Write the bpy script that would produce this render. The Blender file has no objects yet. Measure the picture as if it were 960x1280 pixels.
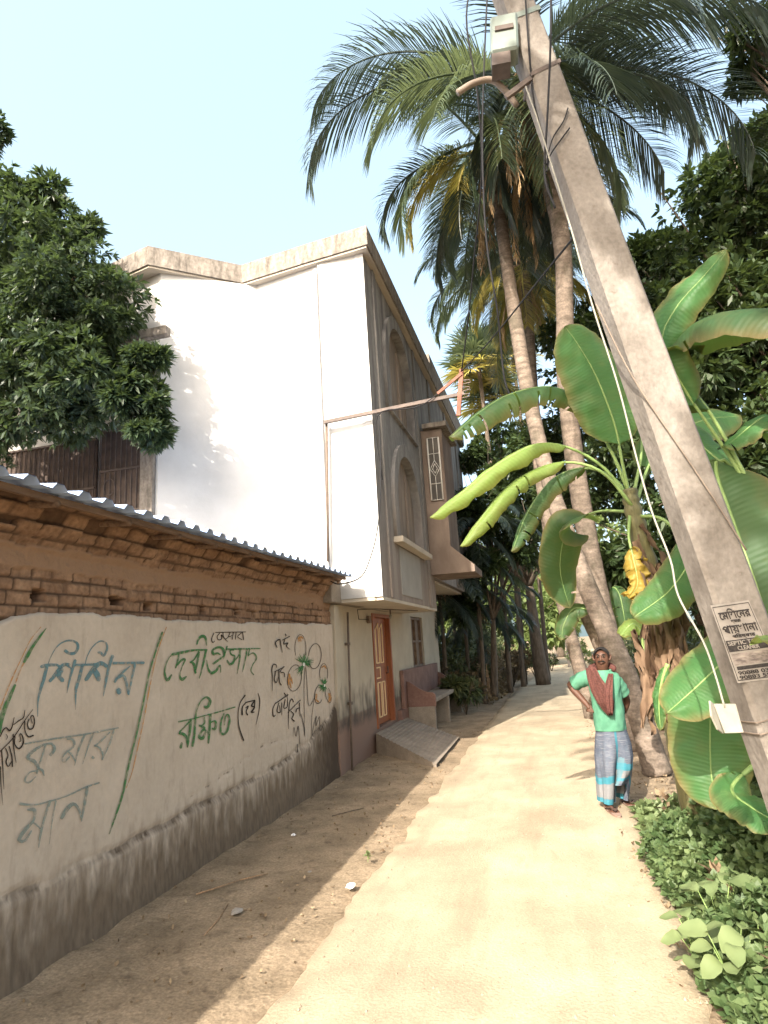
import bpy, bmesh, math, random
import numpy as np
from mathutils import Vector, Matrix, noise as mn
R = math.radians
rnd = random.Random(7)
nr = np.random.default_rng(11)
sc = bpy.context.scene
col = sc.collection

# ------------------------------------------------------------------ camera, world, sun, exposure
CW, CH, CF = 960.0, 1280.0, 786.0
CAM = Vector((0, 0, 1.7))
_u = Vector((-225, 3673, -786)).normalized()
_y = Vector((214, -155, -786)); _y -= _u * _y.dot(_u); _y.normalize()
_x = _y.cross(_u)
ROT = Matrix((_x, _y, _u))                 # camera space -> world
cd = bpy.data.cameras.new('camera'); cam = bpy.data.objects.new('camera', cd); col.objects.link(cam)
cd.sensor_fit = 'VERTICAL'; cd.sensor_height = 36.0; cd.sensor_width = 27.0
cd.lens = CF / CH * 36.0
cd.clip_start = 0.05; cd.clip_end = 2000
cam.matrix_world = Matrix.Translation(CAM) @ ROT.to_4x4()
sc.camera = cam

SUN = Vector((-0.285, -1.36, 1.0)).normalized()      # towards the sun
w = bpy.data.worlds.new('World'); sc.world = w; w.use_nodes = True
nt = w.node_tree; bg = nt.nodes['Background']
sky = nt.nodes.new('ShaderNodeTexSky'); sky.sky_type = 'NISHITA'; sky.sun_disc = False
sky.sun_elevation = math.asin(SUN.z); sky.sun_rotation = math.atan2(SUN.x, SUN.y) % (2 * math.pi)
sky.air_density = 1.0; sky.dust_density = 8; sky.ozone_density = 0.3
mixw = nt.nodes.new('ShaderNodeMix'); mixw.data_type = 'RGBA'; mixw.blend_type = 'ADD'; mixw.inputs[0].default_value = 1
mixw.inputs[7].default_value = (1.05, 1.42, 1.45, 1)          # thin bright haze over the whole sky
nt.links.new(sky.outputs[0], mixw.inputs[6]); nt.links.new(mixw.outputs[2], bg.inputs[0]); bg.inputs[1].default_value = 0.15
sl = bpy.data.lights.new('sun', 'SUN'); sl.energy = 4.5; sl.angle = R(0.5); sl.color = (1.0, 0.92, 0.80)
so = bpy.data.objects.new('sun', sl); col.objects.link(so)
so.rotation_euler = SUN.to_track_quat('Z', 'Y').to_euler(); so.location = SUN * 30
sc.view_settings.view_transform = 'Standard'; sc.view_settings.look = 'None'
sc.view_settings.exposure = 1.4; sc.view_settings.gamma = 1.0; sc.view_settings.use_curve_mapping = False

# ------------------------------------------------------------------ geometry helpers
def ray(px, py): return ROT @ Vector((px - 480, -(py - 640), -CF))
def on(px, py, ax, v):
    d = ray(px, py); return CAM + d * ((v - CAM[ax]) / d[ax])
def at(px, py, Y): return on(px, py, 1, Y)

def empty(name, loc=(0, 0, 0)):
    o = bpy.data.objects.new(name, None); o.location = loc; o.empty_display_size = .2; col.objects.link(o); return o
def tag(o, label=None, cat=None, group=None, kind=None):
    if label: o['label'] = label
    if cat: o['category'] = cat
    if group: o['group'] = group
    if kind: o['kind'] = kind
    return o
def thing(name, label, cat, loc=(0, 0, 0), group=None):
    return tag(empty(name, loc), label, cat, group)
def put(name, me, m, parent=None):
    o = bpy.data.objects.new(name, me); col.objects.link(o)
    if m is not None:
        for k in (m if isinstance(m, (list, tuple)) else [m]): me.materials.append(k)
    if parent is not None:
        o.parent = parent
        off = parent.location if parent.parent is None and parent.type == 'EMPTY' else Vector((0, 0, 0))
        o.matrix_parent_inverse = Matrix.Translation(-off)
    return o
class MB:
    def __init__(s): s.v = []; s.f = []; s.mi = []
    def add(s, vs, fs, mi=0):
        b = len(s.v); s.v += [tuple(v) for v in vs]; s.f += [tuple(b + i for i in f) for f in fs]; s.mi += [mi] * len(fs); return s
    def box(s, x0, x1, y0, y1, z0, z1, mi=0):
        v = [(x, y, z) for x in (x0, x1) for y in (y0, y1) for z in (z0, z1)]
        return s.add(v, [(0, 1, 3, 2), (4, 6, 7, 5), (0, 4, 5, 1), (2, 3, 7, 6), (0, 2, 6, 4), (1, 5, 7, 3)], mi)
    def obox(s, a, b, wx, wz, up=(0, 0, 1), mi=0):      # bar from a to b
        a = Vector(a); b = Vector(b); t = (b - a).normalized(); r = t.cross(Vector(up))
        if r.length < 1e-4: r = t.cross(Vector((0, 1, 0)))
        r.normalize(); u = r.cross(t)
        v = [p + r * sx * wx / 2 + u * sz * wz / 2 for p in (a, b) for sx in (-1, 1) for sz in (-1, 1)]
        return s.add(v, [(0, 1, 3, 2), (4, 6, 7, 5), (0, 4, 5, 1), (2, 3, 7, 6), (0, 2, 6, 4), (1, 5, 7, 3)], mi)
    def prism(s, pts, d, mi=0):                         # polygon extruded by vector d
        n = len(pts); d = Vector(d)
        v = [Vector(p) for p in pts] + [Vector(p) + d for p in pts]
        f = [tuple(range(n))[::-1], tuple(range(n, 2 * n))] + [(i, (i + 1) % n, n + (i + 1) % n, n + i) for i in range(n)]
        return s.add(v, f, mi)
    def tube(s, pts, r, n=8, mi=0, cap=True):
        P = [Vector(p) for p in pts]; k = len(P)
        rr = r if isinstance(r, (list, tuple)) else [r] * k
        b = len(s.v); prev = None
        for i, p in enumerate(P):
            t = (P[min(i + 1, k - 1)] - P[max(i - 1, 0)])
            t = t.normalized() if t.length > 1e-9 else Vector((0, 0, 1))
            if prev is None:
                a = t.orthogonal().normalized()
            else:
                a = prev - t * prev.dot(t); a = a.normalized() if a.length > 1e-6 else t.orthogonal().normalized()
            prev = a; c = t.cross(a)
            for j in range(n):
                q = 2 * math.pi * j / n
                s.v.append(tuple(p + (a * math.cos(q) + c * math.sin(q)) * rr[i]))
        for i in range(k - 1):
            for j in range(n):
                s.f.append((b + i * n + j, b + i * n + (j + 1) % n, b + (i + 1) * n + (j + 1) % n, b + (i + 1) * n + j)); s.mi.append(mi)
        if cap:
            s.f.append(tuple(b + j for j in range(n))[::-1]); s.mi.append(mi)
            s.f.append(tuple(b + (k - 1) * n + j for j in range(n))); s.mi.append(mi)
        return s
    def loft(s, rings, mi=0, cap=True):
        n = len(rings[0]); b = len(s.v)
        for r in rings: s.v += [tuple(p) for p in r]
        for i in range(len(rings) - 1):
            for j in range(n):
                s.f.append((b + i * n + j, b + i * n + (j + 1) % n, b + (i + 1) * n + (j + 1) % n, b + (i + 1) * n + j)); s.mi.append(mi)
        if cap:
            s.f.append(tuple(b + j for j in range(n))[::-1]); s.mi.append(mi)
            s.f.append(tuple(b + (len(rings) - 1) * n + j for j in range(n))); s.mi.append(mi)
        return s
    def mesh(s, name, smooth=False, bevel=0):
        me = bpy.data.meshes.new(name); me.from_pydata(s.v, [], s.f)
        bm = bmesh.new(); bm.from_mesh(me); bmesh.ops.recalc_face_normals(bm, faces=bm.faces)
        if bevel: bmesh.ops.bevel(bm, geom=list(bm.edges), offset=bevel, segments=1, affect='EDGES', profile=.6)
        bm.to_mesh(me); bm.free()
        if not bevel and any(s.mi): me.polygons.foreach_set('material_index', s.mi)
        me.polygons.foreach_set('use_smooth', [smooth] * len(me.polygons)); me.update(); return me
    def build(s, name, m, parent=None, smooth=False, bevel=0):
        return put(name, s.mesh(name, smooth, bevel), m, parent)
def quads_mesh(name, V, k=4, smooth=False):
    """V: (n,k,3) separate faces"""
    V = np.asarray(V, dtype=np.float32); n = V.shape[0]
    me = bpy.data.meshes.new(name)
    me.vertices.add(n * k); me.vertices.foreach_set('co', V.reshape(-1))
    me.loops.add(n * k); me.loops.foreach_set('vertex_index', np.arange(n * k, dtype=np.int32))
    me.polygons.add(n); me.polygons.foreach_set('loop_start', np.arange(0, n * k, k, dtype=np.int32))
    me.update(calc_edges=True); me.validate(); return me
def grid_mesh(name, P, attr=None, smooth=True):
    """P: (a,b,3) array"""
    a, b = P.shape[:2]; me = bpy.data.meshes.new(name)
    idx = np.arange(a * b).reshape(a, b)
    F = np.stack([idx[:-1, :-1], idx[1:, :-1], idx[1:, 1:], idx[:-1, 1:]], -1).reshape(-1, 4)
    me.vertices.add(a * b); me.vertices.foreach_set('co', P.astype(np.float32).reshape(-1))
    me.loops.add(F.size); me.loops.foreach_set('vertex_index', F.astype(np.int32).reshape(-1))
    me.polygons.add(len(F)); me.polygons.foreach_set('loop_start', np.arange(0, F.size, 4, dtype=np.int32))
    me.update(calc_edges=True); me.polygons.foreach_set('use_smooth', [smooth] * len(F))
    if attr:
        for k, A in attr.items():
            at_ = me.attributes.new(k, 'FLOAT', 'POINT'); at_.data.foreach_set('value', A.astype(np.float32).reshape(-1))
    return me
def cr(pts, n=6):                                       # catmull-rom resample
    P = [Vector(p) for p in pts]; P = [P[0] * 2 - P[1]] + P + [P[-1] * 2 - P[-2]]; out = []
    for i in range(1, len(P) - 2):
        for k in range(n):
            t = k / n; a, b, c, d = P[i - 1:i + 3]
            out.append(.5 * ((2 * b) + (c - a) * t + (2 * a - 5 * b + 4 * c - d) * t * t + (3 * b - a - 3 * c + d) * t ** 3))
    out.append(P[-2]); return out
def fn(x, y, z=0, s=1.0, o=3): return mn.fractal(Vector((x * s, y * s, z * s)), 1.0, 2.0, o)

# ------------------------------------------------------------------ materials
def mat(name, c1, c2=None, scale=4, rough=.85, bump=.0, bscale=40, stretch=(1, 1, 1), c3=None, spec=.3, lo=.35, hi=.65, fine=None, metal=0):
    m = bpy.data.materials.new(name); m.use_nodes = True; t = m.node_tree; N = t.nodes; L = t.links
    b = N['Principled BSDF']; b.inputs['Roughness'].default_value = rough; b.inputs['Metallic'].default_value = metal
    b.inputs['Specular IOR Level'].default_value = spec
    if c2 is None: b.inputs['Base Color'].default_value = (*c1, 1)
    g = N.new('ShaderNodeNewGeometry'); mp = N.new('ShaderNodeMapping'); mp.inputs['Scale'].default_value = stretch
    L.new(g.outputs['Position'], mp.inputs[0])
    out = None
    if c2 is not None:
        n = N.new('ShaderNodeTexNoise'); n.inputs['Scale'].default_value = scale; n.inputs['Detail'].default_value = 8; n.inputs['Roughness'].default_value = .62
        L.new(mp.outputs[0], n.inputs['Vector'])
        r = N.new('ShaderNodeValToRGB'); r.color_ramp.elements[0].position = lo; r.color_ramp.elements[1].position = hi
        r.color_ramp.elements[0].color = (*c1, 1); r.color_ramp.elements[1].color = (*c2, 1)
        if c3: e = r.color_ramp.elements.new(hi + .12); e.color = (*c3, 1)
        L.new(n.outputs[0], r.inputs[0]); out = r.outputs[0]
        if fine:
            n2 = N.new('ShaderNodeTexNoise'); n2.inputs['Scale'].default_value = fine[0]; n2.inputs['Detail'].default_value = 5
            L.new(g.outputs['Position'], n2.inputs['Vector'])
            mr = N.new('ShaderNodeMapRange'); mr.inputs[1].default_value = .3; mr.inputs[2].default_value = .7; mr.inputs[3].default_value = 1 - fine[1]; mr.inputs[4].default_value = 1 + fine[1]
            L.new(n2.outputs[0], mr.inputs[0])
            mx = N.new('ShaderNodeMix'); mx.data_type = 'RGBA'; mx.blend_type = 'MULTIPLY'; mx.inputs[0].default_value = 1
            L.new(out, mx.inputs[6]); L.new(mr.outputs[0], mx.inputs[7]); out = mx.outputs[2]
        L.new(out, b.inputs['Base Color'])
    if bump:
        n3 = N.new('ShaderNodeTexNoise'); n3.inputs['Scale'].default_value = bscale; n3.inputs['Detail'].default_value = 6
        L.new(mp.outputs[0], n3.inputs['Vector'])
        bp = N.new('ShaderNodeBump'); bp.inputs['Strength'].default_value = bump; bp.inputs['Distance'].default_value = .02
        L.new(n3.outputs[0], bp.inputs['Height']); L.new(bp.outputs[0], b.inputs['Normal'])
    m['out'] = ''
    return m
def layer(m, colr, fac_nodes, blend='MIX'):
    """mix colour `colr` over the material's base colour with a factor built by fac_nodes(tree)->socket"""
    t = m.node_tree; b = t.nodes['Principled BSDF']; i = b.inputs['Base Color']
    mx = t.nodes.new('ShaderNodeMix'); mx.data_type = 'RGBA'; mx.blend_type = blend
    if i.is_linked: t.links.new(i.links[0].from_socket, mx.inputs[6])
    else: mx.inputs[6].default_value = i.default_value
    mx.inputs[7].default_value = (*colr, 1)
    t.links.new(fac_nodes(t), mx.inputs[0]); t.links.new(mx.outputs[2], i); return m
def f_attr(name, mul=1.0, nscale=0, namp=0, stretch=(1, 1, 1)):
    def f(t):
        a = t.nodes.new('ShaderNodeAttribute'); a.attribute_name = name
        o = a.outputs['Fac']
        if nscale:
            g = t.nodes.new('ShaderNodeNewGeometry'); mp = t.nodes.new('ShaderNodeMapping'); mp.inputs['Scale'].default_value = stretch
            t.links.new(g.outputs['Position'], mp.inputs[0])
            n = t.nodes.new('ShaderNodeTexNoise'); n.inputs['Scale'].default_value = nscale; n.inputs['Detail'].default_value = 7
            t.links.new(mp.outputs[0], n.inputs['Vector'])
            q = t.nodes.new('ShaderNodeMath'); q.operation = 'MULTIPLY_ADD'; q.inputs[1].default_value = namp; q.inputs[2].default_value = -namp / 2
            t.links.new(n.outputs[0], q.inputs[0])
            s = t.nodes.new('ShaderNodeMath'); s.operation = 'ADD'; t.links.new(o, s.inputs[0]); t.links.new(q.outputs[0], s.inputs[1]); o = s.outputs[0]
        c = t.nodes.new('ShaderNodeMath'); c.operation = 'MULTIPLY'; c.use_clamp = True; c.inputs[1].default_value = mul
        t.links.new(o, c.inputs[0]); return c.outputs[0]
    return f
def f_noise(scale, lo, hi, stretch=(1, 1, 1), mul=1.0):
    def f(t):
        g = t.nodes.new('ShaderNodeNewGeometry'); mp = t.nodes.new('ShaderNodeMapping'); mp.inputs['Scale'].default_value = stretch
        t.links.new(g.outputs['Position'], mp.inputs[0])
        n = t.nodes.new('ShaderNodeTexNoise'); n.inputs['Scale'].default_value = scale; n.inputs['Detail'].default_value = 7; n.inputs['Roughness'].default_value = .6
        t.links.new(mp.outputs[0], n.inputs['Vector'])
        r = t.nodes.new('ShaderNodeMapRange'); r.inputs[1].default_value = lo; r.inputs[2].default_value = hi; r.inputs[4].default_value = mul
        t.links.new(n.outputs[0], r.inputs[0]); return r.outputs[0]
    return f
def f_height(z0, z1, nscale=3, namp=.3, stretch=(1, 1, 1), mul=1.0):
    """1 below z0 fading to 0 at z1, edge broken by noise"""
    def f(t):
        g = t.nodes.new('ShaderNodeNewGeometry'); mp = t.nodes.new('ShaderNodeMapping'); mp.inputs['Scale'].default_value = stretch
        t.links.new(g.outputs['Position'], mp.inputs[0])
        n = t.nodes.new('ShaderNodeTexNoise'); n.inputs['Scale'].default_value = nscale; n.inputs['Detail'].default_value = 8
        t.links.new(mp.outputs[0], n.inputs['Vector'])
        x = t.nodes.new('ShaderNodeSeparateXYZ'); t.links.new(g.outputs['Position'], x.inputs[0])
        q = t.nodes.new('ShaderNodeMath'); q.operation = 'MULTIPLY_ADD'; q.inputs[1].default_value = namp; q.inputs[2].default_value = -namp / 2
        t.links.new(n.outputs[0], q.inputs[0])
        s = t.nodes.new('ShaderNodeMath'); s.operation = 'ADD'; t.links.new(x.outputs[2], s.inputs[0]); t.links.new(q.outputs[0], s.inputs[1])
        r = t.nodes.new('ShaderNodeMapRange'); r.inputs[1].default_value = z0; r.inputs[2].default_value = z1; r.inputs[3].default_value = mul; r.inputs[4].default_value = 0
        t.links.new(s.outputs[0], r.inputs[0]); return r.outputs[0]
    return f
def leafmat(name, c1, c2, trans=(.2, .35, .04), tf=.35, rough=.5, spec=.35, scale=1.5, vein=None):
    m = bpy.data.materials.new(name); m.use_nodes = True; t = m.node_tree; N = t.nodes; L = t.links
    b = N['Principled BSDF']; b.inputs['Roughness'].default_value = rough; b.inputs['Specular IOR Level'].default_value = spec
    g = N.new('ShaderNodeNewGeometry'); n = N.new('ShaderNodeTexNoise'); n.inputs['Scale'].default_value = scale; n.inputs['Detail'].default_value = 3
    L.new(g.outputs['Position'], n.inputs['Vector'])
    ad = N.new('ShaderNodeMath'); ad.operation = 'MULTIPLY_ADD'; ad.inputs[1].default_value = .6
    L.new(g.outputs['Random Per Island'], ad.inputs[0])
    sb = N.new('ShaderNodeMath'); sb.operation = 'MULTIPLY_ADD'; sb.inputs[1].default_value = 1.6; sb.inputs[2].default_value = -.6
    L.new(n.outputs[0], sb.inputs[0]); L.new(sb.outputs[0], ad.inputs[2])
    r = N.new('ShaderNodeValToRGB'); r.color_ramp.elements[0].position = .1; r.color_ramp.elements[1].position = .95
    r.color_ramp.elements[0].color = (*c1, 1); r.color_ramp.elements[1].color = (*c2, 1)
    L.new(ad.outputs[0], r.inputs[0]); L.new(r.outputs[0], b.inputs['Base Color'])
    tr = N.new('ShaderNodeBsdfTranslucent'); tr.inputs[0].default_value = (*trans, 1)
    mx = N.new('ShaderNodeMixShader'); mx.inputs[0].default_value = tf
    L.new(b.outputs[0], mx.inputs[1]); L.new(tr.outputs[0], mx.inputs[2]); L.new(mx.outputs[0], N['Material Output'].inputs[0])
    if vein:
        layer(m, (.20, .135, .06), f_attr('edge', .8, 9, 1.1)); layer(m, (.10, .10, .04), f_noise(3, .6, .74, mul=.35))
        a = N.new('ShaderNodeAttribute'); a.attribute_name = 'vein'
        wv = N.new('ShaderNodeMath'); wv.operation = 'SINE'; q = N.new('ShaderNodeMath'); q.operation = 'MULTIPLY'; q.inputs[1].default_value = vein
        L.new(a.outputs['Fac'], q.inputs[0]); L.new(q.outputs[0], wv.inputs[0])
        bp = N.new('ShaderNodeBump'); bp.inputs['Strength'].default_value = .14; bp.inputs['Distance'].default_value = .005
        L.new(wv.outputs[0], bp.inputs['Height']); L.new(bp.outputs[0], b.inputs['Normal']); L.new(bp.outputs[0], tr.inputs['Normal'])
    return m

M = {}
M['earth'] = mat('earth', (.17, .13, .088), (.28, .215, .148), 2.2, .95, .6, 25, fine=(60, .25), c3=(.31, .24, .165), spec=.1)
layer(M['earth'], (.075, .055, .038), f_noise(7, .54, .7, mul=.6))
layer(M['earth'], (.36, .29, .21), f_noise(33, .66, .72, mul=.5))
M['lane'] = mat('lane', (.27, .222, .158), (.385, .32, .228), 1.3, .95, .35, 60, fine=(90, .14), c3=(.43, .36, .26), spec=.1)
layer(M['lane'], (.15, .115, .08), f_noise(42, .64, .68, mul=.65))
layer(M['lane'], (.19, .152, .108), f_noise(1.3, .5, .7, (2.4, .3, 1), mul=.5))
layer(M['lane'], (.25, .2, .14), f_noise(5, .56, .7, (1.6, .5, 1), mul=.5))
M['plaster'] = mat('plaster', (.43, .355, .285), (.49, .41, .335), 2.5, .9, .15, 30, fine=(25, .04), spec=.15)
layer(M['plaster'], (.19, .143, .102), f_attr('low', 1.5, 5, 1.5, (1, 2.2, .6)))
layer(M['plaster'], (.22, .18, .14), f_noise(7, .56, .7, (1, 1.6, .5), .3))
layer(M['plaster'], (.075, .053, .038), f_attr('dirt', 1.5, 9, .9, (1, 3.5, 1)))
M['mud'] = mat('mud', (.19, .11, .068), (.29, .178, .112), 3.5, .95, .6, 30, fine=(30, .22), c3=(.27, .19, .13), spec=.1)
layer(M['mud'], (.075, .045, .03), f_attr('joint', 1.0, 20, .6))
layer(M['mud'], (.27, .17, .11), f_attr('band', .9, 8, .4))
M['white'] = mat('white', (.44, .435, .43), (.52, .515, .51), 1.5, .85, .1, 30, spec=.2)
layer(M['white'], (.30, .29, .28), f_noise(1.4, .6, .72, (1, 1, .35), .5))
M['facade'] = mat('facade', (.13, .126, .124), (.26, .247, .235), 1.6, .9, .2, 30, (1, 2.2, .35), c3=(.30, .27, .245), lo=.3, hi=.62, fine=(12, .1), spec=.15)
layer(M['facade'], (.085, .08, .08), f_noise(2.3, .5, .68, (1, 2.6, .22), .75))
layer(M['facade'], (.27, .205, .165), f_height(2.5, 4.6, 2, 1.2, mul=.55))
M['niche'] = mat('niche', (.17, .135, .11), (.27, .22, .18), 2.5, .9, .2, 30, (1, 2, .4))
M['weathered'] = mat('weathered', (.13, .115, .10), (.27, .24, .21), 3.5, .95, .4, 25, (2.5, 2.5, .7), c3=(.34, .30, .265), fine=(20, .2), spec=.1)
layer(M['weathered'], (.07, .06, .052), f_noise(6, .55, .7, (3, 3, .5), .6))
M['cream'] = mat('cream', (.36, .31, .24), (.43, .37, .29), 1.8, .85, .08, 30, spec=.2)
layer(M['cream'], (.25, .165, .125), f_height(.72, .76, 3, .1, mul=.9))
layer(M['cream'], (.075, .06, .05), f_height(.62, 1.15, 4, 1.3, (1, 1.6, .8), .9))
layer(M['cream'], (.235, .15, .115), f_height(.52, .66, 5, .25, mul=.85))
M['soffit'] = mat('soffit', (.40, .35, .29), (.46, .41, .34), 2, .9, spec=.1)
M['panel'] = mat('panel', (.25, .235, .215), (.30, .285, .26), 2, .9)
M['bay'] = mat('bay', (.145, .112, .092), (.23, .18, .15), 2.5, .9, .2, 25, (1, 1, .5), spec=.1)
M['door'] = mat('door', (.20, .058, .022), (.27, .088, .034), 3, .45, .1, 60, (8, 8, .6), spec=.4)
M['doortrim'] = mat('doortrim', (.68, .48, .27), (.74, .54, .32), 6, .6)
M['redcement'] = mat('redcement', (.14, .075, .06), (.21, .12, .095), 4, .75, .15, 40, fine=(30, .12))
M['cement'] = mat('cement', (.18, .15, .12), (.25, .21, .17), 4, .9, .25, 40, fine=(40, .12))
M['winglass'] = mat('winglass', (.03, .028, .026), (.07, .06, .05), 3, .35)
M['shutter'] = mat('shutter', (.13, .085, .06), (.2, .14, .10), 8, .6, .1, 50, (1, 6, 1))
M['grillwhite'] = mat('grillwhite', (.62, .6, .57))
M['iron'] = mat('iron', (.075, .06, .055), (.13, .1, .085), 10, .7)
M['darkpanel'] = mat('darkpanel', (.06, .045, .04), (.11, .08, .065), 6, .8)
M['rust'] = mat('rust', (.15, .06, .042), (.23, .105, .075), 9, .8)
M['pvc'] = mat('pvc', (.10, .075, .06), (.15, .11, .085), 9, .7)
M['tin'] = mat('tin', (.30, .42, .66), (.38, .50, .74), 3, .45, spec=.5, fine=(9, .1))
M['wood'] = mat('wood', (.10, .06, .04), (.2, .125, .08), 5, .85, .3, 40, (5, .5, 5))
M['pole'] = mat('pole', (.155, .137, .12), (.235, .212, .19), 5, .9, .3, 45, (1, 1, .6), c3=(.265, .24, .215), fine=(45, .14), spec=.15)
layer(M['pole'], (.11, .085, .07), f_noise(14, .64, .72, mul=.6))
M['paper'] = mat('paper', (.21, .19, .17), (.28, .255, .23), 14, .8)
layer(M['paper'], (.36, .31, .26), f_noise(30, .55, .7, mul=.5))
M['ink'] = mat('ink', (.018, .016, .017), (.05, .043, .04), 60, .8)
M['photo'] = mat('photo', (.11, .09, .085), (.3, .26, .23), 22, .8, stretch=(1, 1, 3))
M['boxpaint'] = mat('boxpaint', (.15, .18, .16), (.20, .235, .21), 8, .5, spec=.4)
M['bronze'] = mat('bronze', (.16, .125, .10), (.22, .175, .14), 8, .6)
M['black'] = mat('black', (.015, .015, .017))
M['wirewhite'] = mat('wirewhite', (.27, .26, .22))
M['plate'] = mat('plate', (.17, .16, .13), (.23, .215, .18), 20, .5)
M['trunk'] = mat('trunk', (.10, .08, .064), (.20, .16, .13), 5, .95, .35, 22, (1, 1, 3), c3=(.27, .225, .19), fine=(35, .2), spec=.1)
layer(M['trunk'], (.06, .055, .04), f_noise(4, .52, .7, (1, 1, .6), .7))
M['bark'] = mat('bark', (.06, .048, .036), (.13, .1, .075), 8, .95, .5, 25, (2, 2, .5))
M['fibre'] = mat('fibre', (.20, .12, .07), (.34, .23, .14), 12, .95, .3, 60, (6, 6, .4))
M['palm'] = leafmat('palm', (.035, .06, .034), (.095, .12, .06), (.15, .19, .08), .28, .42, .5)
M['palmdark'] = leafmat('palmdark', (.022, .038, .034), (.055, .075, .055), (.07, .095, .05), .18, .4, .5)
M['palmyellow'] = leafmat('palmyellow', (.22, .2, .05), (.42, .34, .10), (.4, .36, .08), .35)
M['palmdry'] = leafmat('palmdry', (.30, .2, .11), (.46, .34, .2), (.3, .2, .1), .2, .8, .1)
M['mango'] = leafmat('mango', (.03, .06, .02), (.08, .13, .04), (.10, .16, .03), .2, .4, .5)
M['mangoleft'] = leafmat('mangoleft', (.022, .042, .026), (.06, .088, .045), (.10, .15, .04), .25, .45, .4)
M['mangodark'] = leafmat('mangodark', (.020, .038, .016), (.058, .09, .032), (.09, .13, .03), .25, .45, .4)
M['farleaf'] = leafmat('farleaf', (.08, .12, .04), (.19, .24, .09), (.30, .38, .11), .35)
M['shrub'] = leafmat('shrub', (.03, .05, .02), (.10, .11, .045), (.12, .14, .04), .2)
M['dryshrub'] = leafmat('dryshrub', (.10, .07, .04), (.26, .2, .12), (.2, .15, .08), .2, .8, .1)
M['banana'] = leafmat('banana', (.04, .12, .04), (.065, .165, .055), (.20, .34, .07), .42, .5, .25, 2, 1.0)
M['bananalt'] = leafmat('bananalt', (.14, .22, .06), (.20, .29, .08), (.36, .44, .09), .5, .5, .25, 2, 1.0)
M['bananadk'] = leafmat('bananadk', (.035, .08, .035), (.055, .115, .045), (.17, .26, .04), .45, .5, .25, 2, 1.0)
M['bananayl'] = leafmat('bananayl', (.20, .15, .03), (.32, .22, .04), (.3, .2, .03), .3, .5, .3)
M['rib'] = mat('rib', (.15, .23, .07), (.21, .29, .10), 6, .5)
M['pseudo'] = mat('pseudo', (.07, .065, .03), (.15, .14, .065), 5, .6, .3, 40, (4, 4, .5), c3=(.06, .04, .028))
M['deadleaf'] = leafmat('deadleaf', (.075, .045, .03), (.20, .135, .09), (.2, .12, .06), .15, .9, .1, 6)
M['weed'] = leafmat('weed', (.05, .09, .035), (.14, .19, .08), (.15, .22, .06), .3, .5, .3, 3)
M['weedpale'] = leafmat('weedpale', (.10, .145, .06), (.175, .22, .10), (.2, .25, .08), .3, .5, .3, 3)
M['litter'] = leafmat('litter', (.12, .08, .05), (.30, .23, .15), (.2, .15, .1), .1, .9, .1)
M['skin'] = mat('skin', (.072, .033, .021), (.092, .044, .028), 20, .55)
M['hair'] = mat('hair', (.012, .010, .009))
M['eye'] = mat('eye', (.09, .065, .05)); M['pupil'] = mat('pupil', (.01, .008, .007))
M['shirt'] = mat('shirt', (.065, .18, .118), (.088, .225, .15), 12, .9, .15, 250, spec=.1)
M['scarf'] = mat('scarf', (.06, .027, .023), (.125, .052, .044), 40, .95, .3, 120, (1, 1, 3), spec=.1)
M['sandal'] = mat('sandal', (.22, .15, .12)); M['strap'] = mat('strap', (.04, .025, .02))
M['whitepaper'] = mat('whitepaper', (.72, .7, .7))
def paintmat(name, c, lo=.30, hi=.62, a=.95):
    m = mat(name, c, rough=.9, spec=.1); t = m.node_tree
    b = t.nodes['Principled BSDF']
    s = f_noise(26, lo, hi, (1, 1, 1), a)(t); t.links.new(s, b.inputs['Alpha']); return m
M['pblue'] = paintmat('paint_blue', (.12, .21, .23), .2, .6, .95)
M['pfaded'] = paintmat('paint_faded', (.19, .235, .215), .2, .6, .85)
M['pgreen'] = paintmat('paint_green', (.055, .165, .06), .22, .58)
M['pblack'] = paintmat('paint_black', (.035, .028, .024), .05, .4, 1)
M['porange'] = paintmat('paint_orange', (.48, .22, .06), .28, .6, .85)
M['pwhite'] = mat('paint_white', (.7, .7, .62))

# ------------------------------------------------------------------ ground
def nonuni(a, b, step, far): 
    core = list(np.arange(a, b, step)); out = []; s = step; x = b
    while x < far: out.append(x); s *= 1.25; x += s
    lo = []; s = step; x = a - step
    while x > -far: lo.append(x); s *= 1.25; x -= s
    return np.array(lo[::-1] + core + out + [far])
gx = nonuni(-4, 5, .09, 420); gy = nonuni(1, 16, .10, 520)
P = np.zeros((len(gx), len(gy), 3))
for i, x in enumerate(gx):
    for j, y in enumerate(gy):
        d = max(0, x - 1.2)
        z = .012 * fn(x, y, 0, 1.6) + .007 * fn(x, y, 5, 9, 2) - .008
        z += min(.35, d * .10) * (.7 + .5 * fn(x, y, 9, .6, 2)) if -5 < y < 60 else 0
        if x < -1.6 and y < 40: z += .02 * max(0, min(1, (-1.6 - x))) * (1 + fn(x, y, 2, 3))
        P[i, j] = (x, y, z)
g = put('ground', grid_mesh('ground', P), M['earth']); tag(g, kind='structure')

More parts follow.
